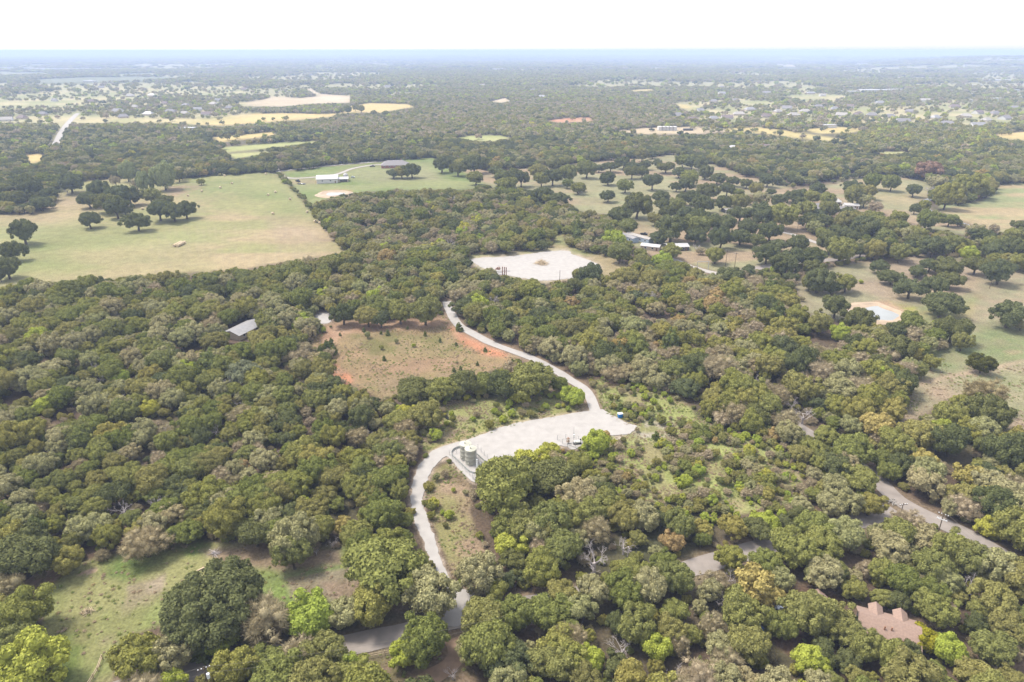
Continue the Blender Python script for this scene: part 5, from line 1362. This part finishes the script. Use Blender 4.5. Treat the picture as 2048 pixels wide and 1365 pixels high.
P4, t4 = upole(pole_at_top((1597, 446), 10), 10, 'tall pole beside the concrete driveway in the ranch land', 1)
P5, t5 = upole(pole_at_top((1455, 500), 10), 10, 'utility pole beside the rounded oak, left of a pair', 1)
P6, t6 = upole(pole_at_top((1473, 506), 9), 9, 'thinner utility pole, right of a pair beyond the paved lane', 1)
P7, t7 = upole(pole_at_top((1120, 541), 7), 7, 'lone thin pole on the upper gravel pad', 0)
P8, t8 = upole(pole_at_top((1292, 497), 7), 7, 'short pole on the dirt below the white tin-roofed shelter', 0)
P9, t9 = upole(pole_at_top((810, 306), 12), 12, 'tall flag pole beside the grey farmhouse', 0)
P10, t10 = upole(pole_at_top((1984, 560), 5), 5, 'short weathered post in the right pasture', 0)
def wire(a, b, sag, label, off=(0, 0, 0)):
    a = Vector(a) + Vector(off); b = Vector(b) + Vector(off); pts = []
    for k in range(25):
        t = k / 24; p = a.lerp(b, t); p.z -= sag * 4 * t * (1 - t); pts.append(p)
    o = MB().tube(pts, .022, 4, caps=False).build('power_line', M['wire']); tag(o, label, 'wire', 'overhead power lines')
e1 = G(-250, 1500, 9.5); e2 = G(1010, 1232, 10)
for z, w_ in ((0, 'upper'), (-1.6, 'lower')):
    wire(t1, (e1.x, e1.y, 9.6), 1.0, w_ + ' cable leaving the lower-left transformer pole to the left', (0, 0, z)); wire(t1, (e2.x, e2.y, 10), 1.6, w_ + ' cable from the lower-left transformer pole toward the gravel junction', (0, 0, z))
e3 = G(2150, 1215, 10)
for k, (dx, z) in enumerate(((-.7, -.1), (.7, -.1), (0, -1.6))):
    wire(t2, (e3.x, e3.y, 10), 1.2, ('left', 'right', 'lower')[k] + ' cable running from the double-crossarm pole toward bottom right', (dx, 0, z))

# ranch gate, road fence, pasture fences
a, b = G(1394, 541), G(1416, 540.5); gt = empty('ranch_gate', (a.x, a.y, 0), math.atan2(b.y - a.y, b.x - a.x), 'tall grey pipe gate frame over the gravel driveway', 'gate frame'); L_ = (b - a).length
MB().tube([(0, 0, 0), (0, 0, 5.2)], .16, 8).build('post', M['grey_post'], gt); MB().tube([(L_, 0, 0), (L_, 0, 5.2)], .16, 8).build('post', M['grey_post'], gt); MB().tube([(-.3, 0, 5.3), (L_ + .3, 0, 5.3)], .14, 8).build('beam', M['grey_post'], gt)
fence('road_fence', [(730, 1318), (770, 1310), (818, 1298), (850, 1290)], 'low wood and wire fence along the near side of the county road', 1.3, 3.0, False, 'wood', (.6, 1.15), .08, rr_=.05)
fence('board_fence', [(205, 1318), (196, 1342), (178, 1372)], 'pale board fence at the bottom of the left meadow', 1.2, 2.2, False, 'wood', (.5, 1.05), .1, rr_=.09)
fence('field_fence', [(560, 352), (600, 392), (628, 424), (655, 458), (695, 506)], 'wire fence down the right side of the big hayfield', 1.4, 8.0, False, 'pole', (.6, 1.2), .1, rr_=.03)
fence('yard_fence', [(1612, 1296), (1640, 1306), (1668, 1314)], 'tan rail fence in the yard under the oaks', 1.0, 2.5, False, 'wood', (.5, .95), .08, rr_=.07)
fence('lane_fence', [(1500, 549), (1600, 540), (1720, 524), (1860, 510), (2000, 492), (2100, 480)], 'dark wire fence along the near side of the paved lane', 1.3, 9.0, False, 'pole', (.6, 1.2), .12, rr_=.04)

# hay bales
bm_ = MB().tube([(-.75, 0, .78), (.75, 0, .78)], .78, 14)
bale0 = None
BL = [(449.4, 353), (464, 368.4), (441, 377), (403.5, 384), (532, 349.6), (551, 386), (536.5, 392), (546, 429), (614.5, 426), (630.6, 445), (285.5, 420), (376, 393), (640, 448), (580, 400)]
bl_lab = place_labels([(i, 'round tan hay bale', x, y, 4) for i, (x, y) in enumerate(BL)])
for i, (x, y) in enumerate(BL):
    g = G(x, y)
    if bale0 is None: bale0 = bm_.build('hay_bale', M['hay'], smooth=False); o = bale0
    else: o = bale0.copy(); COL.objects.link(o)
    o.location = (g.x, g.y, 0); o.scale = (1.15,) * 3; o.rotation_euler.z = i * 1.3; tag(o, bl_lab[i], 'hay bale', 'round bales scattered in the hayfield')
r0 = G(349, 494); r1 = G(354, 487)
for row in range(2):
    for k in range(5):
        o = bale0.copy(); COL.objects.link(o); p = r0 + Vector((row * 2.3, 0, 0)); o.location = (p.x + (k * .22), p.y + k * 1.9, 0); o.rotation_euler.z = math.pi / 2; o.scale = (1.2, 1.2, 1.2)
        tag(o, f"{('nearest', 'second', 'third', 'fourth', 'farthest')[k]} bale in the {'left' if row == 0 else 'right'} of two rows of bales on the hayfield", 'hay bale', 'two rows of bales')

# ------------------------------------------------------------------ vehicles
def car(px, rz, L, W, H, paint, label, cat='car', pickup=False):
    g = G(*px); c = empty('parked_' + cat.split()[-1], (g.x, g.y, 0), rz, label, cat)
    zb = .38; bh = H * .45
    m = MB(); prof = [(-L / 2, zb + bh * .15), (-L / 2 + .08, zb + bh * .9), (-L * .25, zb + bh), (L * .22, zb + bh), (L / 2 - .15, zb + bh * .8), (L / 2, zb + bh * .3), (L / 2 - .05, zb), (-L / 2 + .05, zb)]
    b0 = len(m.v)
    for s in (-1, 1): m.v += [(x, s * W / 2 * (1 if 0 < i < 7 else .96), z) for i, (x, z) in enumerate(prof)]
    n = len(prof); m.f += [tuple(range(n)), tuple(range(2 * n - 1, n - 1, -1))] + [(i, i + n, (i + 1) % n + n, (i + 1) % n) for i in range(n)]
    m.build('body', M[paint], c)
    x0, x1 = (-L * .02, L * .24) if pickup else (-L * .34, L * .2)
    MB().box(((x0 + x1) / 2, 0, zb + bh + (H - zb - bh) / 2), ((x1 - x0) * 1.12, W * .86, H - zb - bh), taper=.78).build('window', M['glass'], c)
    MB().box(((x0 + x1) / 2, 0, H + .02), ((x1 - x0) * .86, W * .68, .06)).build('roof', M[paint], c)
    if pickup: MB().box((-L * .27, 0, zb + bh + .02), (L * .38, W * .8, .05)).build('bed', M['black'], c)
    wm = None
    for sx in (-.31, .31):
        for sy in (-1, 1):
            if wm is None: o = MB().tube([(0, -.11, 0), (0, .11, 0)], .36, 12).build('wheel', M['rubber'], c); wm = o.data
            else: o = link('wheel', wm, None, c)
            o.location = (sx * L, sy * (W / 2 - .08), .36)
    for sy in (-1, 1): MB().box((L / 2 - .02, sy * W * .36, zb + bh * .6), (.08, .3, .16)).build('headlight', M['insul'], c)
    return c
car((1552, 1226), rad(-38), 5.6, 2.0, 1.85, 'silver', 'silver-white pickup parked in the shaded yard under oaks', 'pickup', True)
car((1512, 1268), rad(35), 4.6, 1.8, 1.5, 'car_blue', 'dark blue car mostly hidden under oaks at lower right')
car((1520, 1202), rad(-20), 4.8, 1.9, 1.6, 'white_paint', 'white car glimpsed beneath the yellow autumn tree')
car((1491, 1191), rad(70), 4.8, 1.9, 1.7, 'white_paint', 'white van glimpsed left of the yellow autumn tree', 'van')
car((745, 334), rad(10), 6, 2.1, 1.9, 'black', 'black pickup parked on the farmhouse drive', 'pickup', True)
car((596, 364), rad(-50), 7, 2.4, 2.3, 'black', 'black truck parked left of the white barn', 'truck', True)
car((603, 369), rad(-10), 8, 2.4, 1.0, 'black', 'low dark flatbed trailer in front of the black truck', 'trailer', True)
car((1288, 470), rad(-20), 5.2, 2, 1.7, 'black', 'dark pickup parked behind the mobile homes', 'pickup', True)
car((526, 632), rad(20), 5, 2, 1.7, 'white_paint', 'white pickup under trees behind the grey metal-roofed house', 'pickup', True)
car((706, 356), rad(0), 4, 1.8, 1.5, 'silver', 'small grey tractor right of the white barn', 'tractor')
g = G(1598, 1155); 

# far white gravel site: storage containers
for k in range(5):
    g = G(1320 + k * 7, 261); o = MB().box((0, 0, 3), (7, 12, 6)).build('storage_building', M['wall_white'], loc=(g.x, g.y, 0)); tag(o, f"{('leftmost', 'second', 'third', 'fourth', 'rightmost')[k]} of five white blocks on the far white gravel site", 'shed', 'blocks on the far gravel site')
for k in range(3):
    g = G(1370 + k * 6, 261.5); o = MB().box((0, 0, 1.6), (6, 5, 3)).build('storage_container', M['wall_dark'], loc=(g.x, g.y, 0)); tag(o, f"{('leftmost', 'middle', 'rightmost')[k]} of three low dark containers on the far gravel site", 'container', 'containers on the far gravel site')

# far suburb houses
def at_far(x, y, z=3):
    p = G(x, max(y, 112), z)
    for _ in range(6):
        h = float(relief(p.x, p.y)); p = G(x, max(y, 112), z + h)
    return Vector((p.x, p.y, float(relief(p.x, p.y))))
FH = [(236, 221), (297, 227), (369, 226), (413, 227), (372, 210), (458, 215), (437, 200), (427, 207), (184, 202), (109, 200), (85, 227), (304, 190), (10, 238), (44, 234), (246, 232), (202, 174), (181, 162), (260, 191), (489, 178), (424, 168), (340, 222), (395, 218), (270, 213), (330, 206),
      (776, 173), (1066, 180), (1083, 193), (964, 171), (1022, 130), (1357, 229), (1358, 231), (1427, 236), (1478, 227), (1454, 234), (1427, 202), (1471, 200), (1444, 186), (1587, 229), (1533, 231), (1574, 215), (1638, 212), (1669, 217), (1683, 229), (1717, 227), (1744, 229), (1806, 241), (1871, 234), (1932, 231), (1956, 224), (1990, 226),
      (1895, 246), (1956, 249), (1973, 239), (1837, 144), (1895, 142), (2021, 140), (1621, 186), (1645, 190), (1478, 152), (1444, 174), (1533, 185), (1500, 218), (1610, 222), (1700, 212), (1780, 232), (1820, 222), (1400, 220), (1556, 222), (1385, 238), (2010, 235), (2030, 215), (1760, 205), (1850, 200), (1910, 212)]
WH = [(1659, 252, 20), (998, 139, 25), (376, 258, 24), (1994, 198, 15), (1946, 202, 9), (1994, 161, 38), (1949, 171, 20), (2028, 181, 13), (1943, 188, 8), (1710, 149, 18), (1751, 147, 34), (1744, 181, 44), (1700, 184, 26), (1790, 180, 26), (1580, 116, 15), (1597, 120, 13), (2045, 195, 8),
      (22, 137, 60), (130, 138.5, 106), (180, 163, 18), (420, 140, 22), (1030, 117, 20), (1430, 116, 22), (1940, 109, 26), (1790, 107, 40), (230, 113, 34), (2040, 108, 14), (310, 112, 18), (1478, 152, 20), (1621, 186, 14)]
CLR = []
rH = np.random.default_rng(17)
roofs = [('shingle_grey', 'grey'), ('shingle_brown', 'brown'), ('metal_roof', 'pale grey'), ('shingle_grey', 'grey'), ('concrete', 'light tan')]
fl = place_labels([(i, roofs[(i * 7) % 5][1] + '-roofed far house', x, y, 5) for i, (x, y) in enumerate(FH)] + [(1000 + i, 'large white far building', q[0], q[1], 8) for i, q in enumerate(WH)])
for i, (x, y) in enumerate(FH):
    p = at_far(x, y, 4); rm, rn = roofs[(i * 7) % 5]; big = rH.uniform(.7, 1.1)
    house('house', p.x, p.y, rH.uniform(-.6, .6), 22 * big, 14 * big, 3.2, 4.4, M['wall_tan' if i % 3 else 'wall_white'], M[rm], fl[i], group='far suburb houses', hip=.7 if i % 3 else 0, parts=y > 205, nwin=2, z0=p.z)
    CLR.append((p.x, p.y, 18 * big))
for i, (x, y, wpx) in enumerate(WH):
    p = at_far(x, y, 3); L_ = wpx * math.hypot(p.x, p.y) / FPX; W_ = min(60, L_ * .5); o = empty('warehouse', p, rH.uniform(-.08, .08), fl[1000 + i], 'warehouse', 'large pale buildings far away')
    hh = 4.5 if y > 150 else (7 if y > 125 else 12)
    MB().box((0, 0, hh / 2), (L_, W_, hh)).build('wall', M['wall_white'], o); MB().box((0, 0, hh + .4), (L_ + 1, W_ + 1, .8)).build('roof', M['white_roof'], o)
    CLR.append((p.x, p.y, L_ * .55))
# water tower on the skyline
p = at_far(1853, 112); wt = empty('water_tower', (p.x, p.y, p.z), 0, 'pale water tower on the right skyline', 'water tower')
kz = math.hypot(p.x, p.y) / 8000.
MB().lathe([(4 * kz, 0), (4 * kz, 24 * kz), (19 * kz, 38 * kz), (20 * kz, 50 * kz), (10 * kz, 60 * kz), (0, 62 * kz)], 20).build('tank', M['white_roof'], wt)
# rows of roofs too far off to tell apart
m = MB()
for _ in range(420):
    x = rH.uniform(1500, 2100); y = rH.uniform(112, 128) if x < 1750 else rH.uniform(114, 130)
    p = at_far(x, y, 4); m.box((p.x, p.y, p.z + 4), (24, 16, 8), rH.uniform(-.4, .4), .55)
for _ in range(120):
    x = rH.uniform(-100, 1500); y = rH.uniform(112, 150); p = at_far(x, y, 4); m.box((p.x, p.y, p.z + 4), (rH.uniform(15, 60), 16, 7), rH.uniform(-.2, .2), .9)
tag(m.build('far_town', M['concrete']), kind='stuff')

# far trees stand clear of the houses and of the view to them
k = np.ones(len(FX), bool)
for hx, hy, hr in CLR:
    dd = np.hypot(hx, hy); ux, uy = hx / dd, hy / dd
    al = FX * ux + FY * uy - dd; ac = np.abs(FX * uy - FY * ux)
    k &= ~((np.abs(al) < hr + FR) & (ac < hr * .9 + FR))
    k &= ~((al < 0) & (al > -min(dd * .035, 80)) & (ac < hr * .5))
FX, FY, FR, FKN = FX[k], FY[k], FR[k], FKN[k]
FZ = relief(FX, FY)
ZSC = np.where(FR > 12, 8.5, FR * 1.02)
ZSC = np.where((FR > 6.2) & (FR <= 12), 7.5, ZSC)
for j, kn in enumerate(FARP):
    m_ = FKN == kn
    scatter({'oak': 'distant_oak_forest', 'live': 'distant_dark_forest', 'pale': 'distant_grey_green_forest', 'elm': 'distant_olive_forest', 'lime': 'distant_bright_trees', 'brown': 'distant_tan_trees'}[kn], FX[m_], FY[m_], FZ[m_], FR[m_], *FARP[kn], seed=300 + j, ZS=ZSC[m_])

# ------------------------------------------------------------------ grass and weeds on open ground
def tuft_proto(name, mat, seed, n=90, L=.9, wd=.05):
    r = np.random.default_rng(seed); d = unit(np.stack([r.normal(size=n) * .9, r.normal(size=n) * .9, np.abs(r.normal(size=n)) * .3 + .3], 1))
    b = r.normal(size=(n, 3)) * [.38, .38, 0]; s = unit(np.cross(d, np.array([0, 0, 1.0]) + .4 * r.normal(size=(n, 3)))) * wd * 1.6
    V = np.stack([b - s, b + s, b + d * L * r.uniform(.5, 1, (n, 1))], 1).reshape(-1, 3)
    me = mesh_np(name, V, tris=np.arange(n * 3).reshape(-1, 3)); add_tint(me, np.repeat(r.random(n), 3)); me.materials.append(mat)
    return bpy.data.objects.new(name, me)
M['grass_tan'] = leaf_mat('dry_grass', [(.40, .31, .21), (.46, .37, .25), (.36, .28, .20), (.42, .34, .18)], .4)
M['grass_green'] = leaf_mat('green_weeds', [(.26, .29, .10), (.30, .32, .11), (.22, .28, .09), (.34, .32, .13)], .4)
M['grass_pink'] = leaf_mat('russet_weeds', [(.44, .34, .24), (.40, .31, .21), (.46, .36, .27)], .4)
pass
GP = {k: (proto_collection('pg_' + k, [tuft_proto(f'{k}_{i}', M[k], 50 + i) for i in range(3)]), 3) for k in ('grass_tan', 'grass_green', 'grass_pink')}
Xg, Yg, Rg, qg, rg = field(80, 330, 1.0, .22, .6, 71, (-44, 44))
ug, vg, _ = proj(Xg, Yg, 0 * Xg)
dn = np.zeros(len(Xg))
for P, w_ in ((MEADOW, .17), (STRIP, .55), (BRUSHMID, .75), (BRUSHR, 1.0), (CLEAR, .30), (LOWYARD, .25), (YARD1, .1), (RMID, .30)):
    s_ = sdist(ug, vg, P) < 6; dn[s_] = np.maximum(dn[s_], w_)
dn *= np.clip((fbm(Xg / 6, Yg / 6, 66) - .36) * 5, .05, 1.3)
gk = rg.random(len(Xg)) < dn
for P in (PAD, SPAD, UPAD, [(1230, 862), (1300, 845), (1340, 852), (1300, 880)]): gk &= (sdist(ug, vg, P) > 1.0) | ((sdist(ug, vg, P) > -5) & (rg.random(len(Xg)) < .5))
for P in ([(655, 645), (890, 636), (880, 652), (700, 664), (640, 690)], [(900, 652), (1010, 695), (1005, 712), (920, 680)]): gk &= ~((sdist(ug, vg, P) < 0) & (rg.random(len(Xg)) < .85))
for nme, ln, w_, mt, z in ROADS: gk &= ldist(Xg, Yg, [(p.x, p.y) for p in RW[nme]]) > w_ / 2 + .3
Xg, Yg, Rg = Xg[gk], Yg[gk], Rg[gk]
t_ = fbm(Xg / 12, Yg / 12, 67) * .7 + rg.random(len(Xg)) * .3
for nm, kn, a, b in (('dry_grass', 'grass_tan', 0, .46), ('russet_weeds', 'grass_pink', .46, .53), ('green_weeds', 'grass_green', .53, 2)):
    m_ = (t_ >= a) & (t_ < b)
    scatter(nm, Xg[m_], Yg[m_], Xg[m_] * 0 + .05, Rg[m_], *GP[kn], seed=400 + int(a * 10))
print('grass', len(Xg))
# hedge along the hayfield fence
hl = [G(*p) for p in ((557, 350), (600, 392), (628, 424), (655, 458), (692, 503))]
xs, ys, rs_ = [], [], []
for a, b in zip(hl, hl[1:]):
    for k in range(int((b - a).length / 4.0)):
        if rg.random() < .7: p = a.lerp(b, rg.random()); xs.append(p.x + rg.normal() * .8); ys.append(p.y); rs_.append(rg.uniform(1.0, 2.3))
scatter('hedgerow', np.array(xs), np.array(ys), np.zeros(len(xs)), np.array(rs_), *PROTO['oak'], seed=501)

# ------------------------------------------------------------------ haze
HZ = 30000.0
hb = MB().box((0, 12000, (128 - 20) / 2), (58000, 56000, 148))
hz = hb.build('haze', M['ground']); hz.data.materials.clear()
hm = bpy.data.materials.new('haze'); hm.use_nodes = True; nt = hm.node_tree; nt.nodes.clear()
out = nt.nodes.new('ShaderNodeOutputMaterial'); pv = nt.nodes.new('ShaderNodeVolumePrincipled')
pv.inputs['Color'].default_value = (.47, .575, .84, 1); pv.inputs['Density'].default_value = 1.75e-4; pv.inputs['Anisotropy'].default_value = 0.0
nt.links.new(pv.outputs[0], out.inputs['Volume'])
hz.data.materials.append(hm); tag(hz, kind='stuff')
print('objects', len(bpy.data.objects))
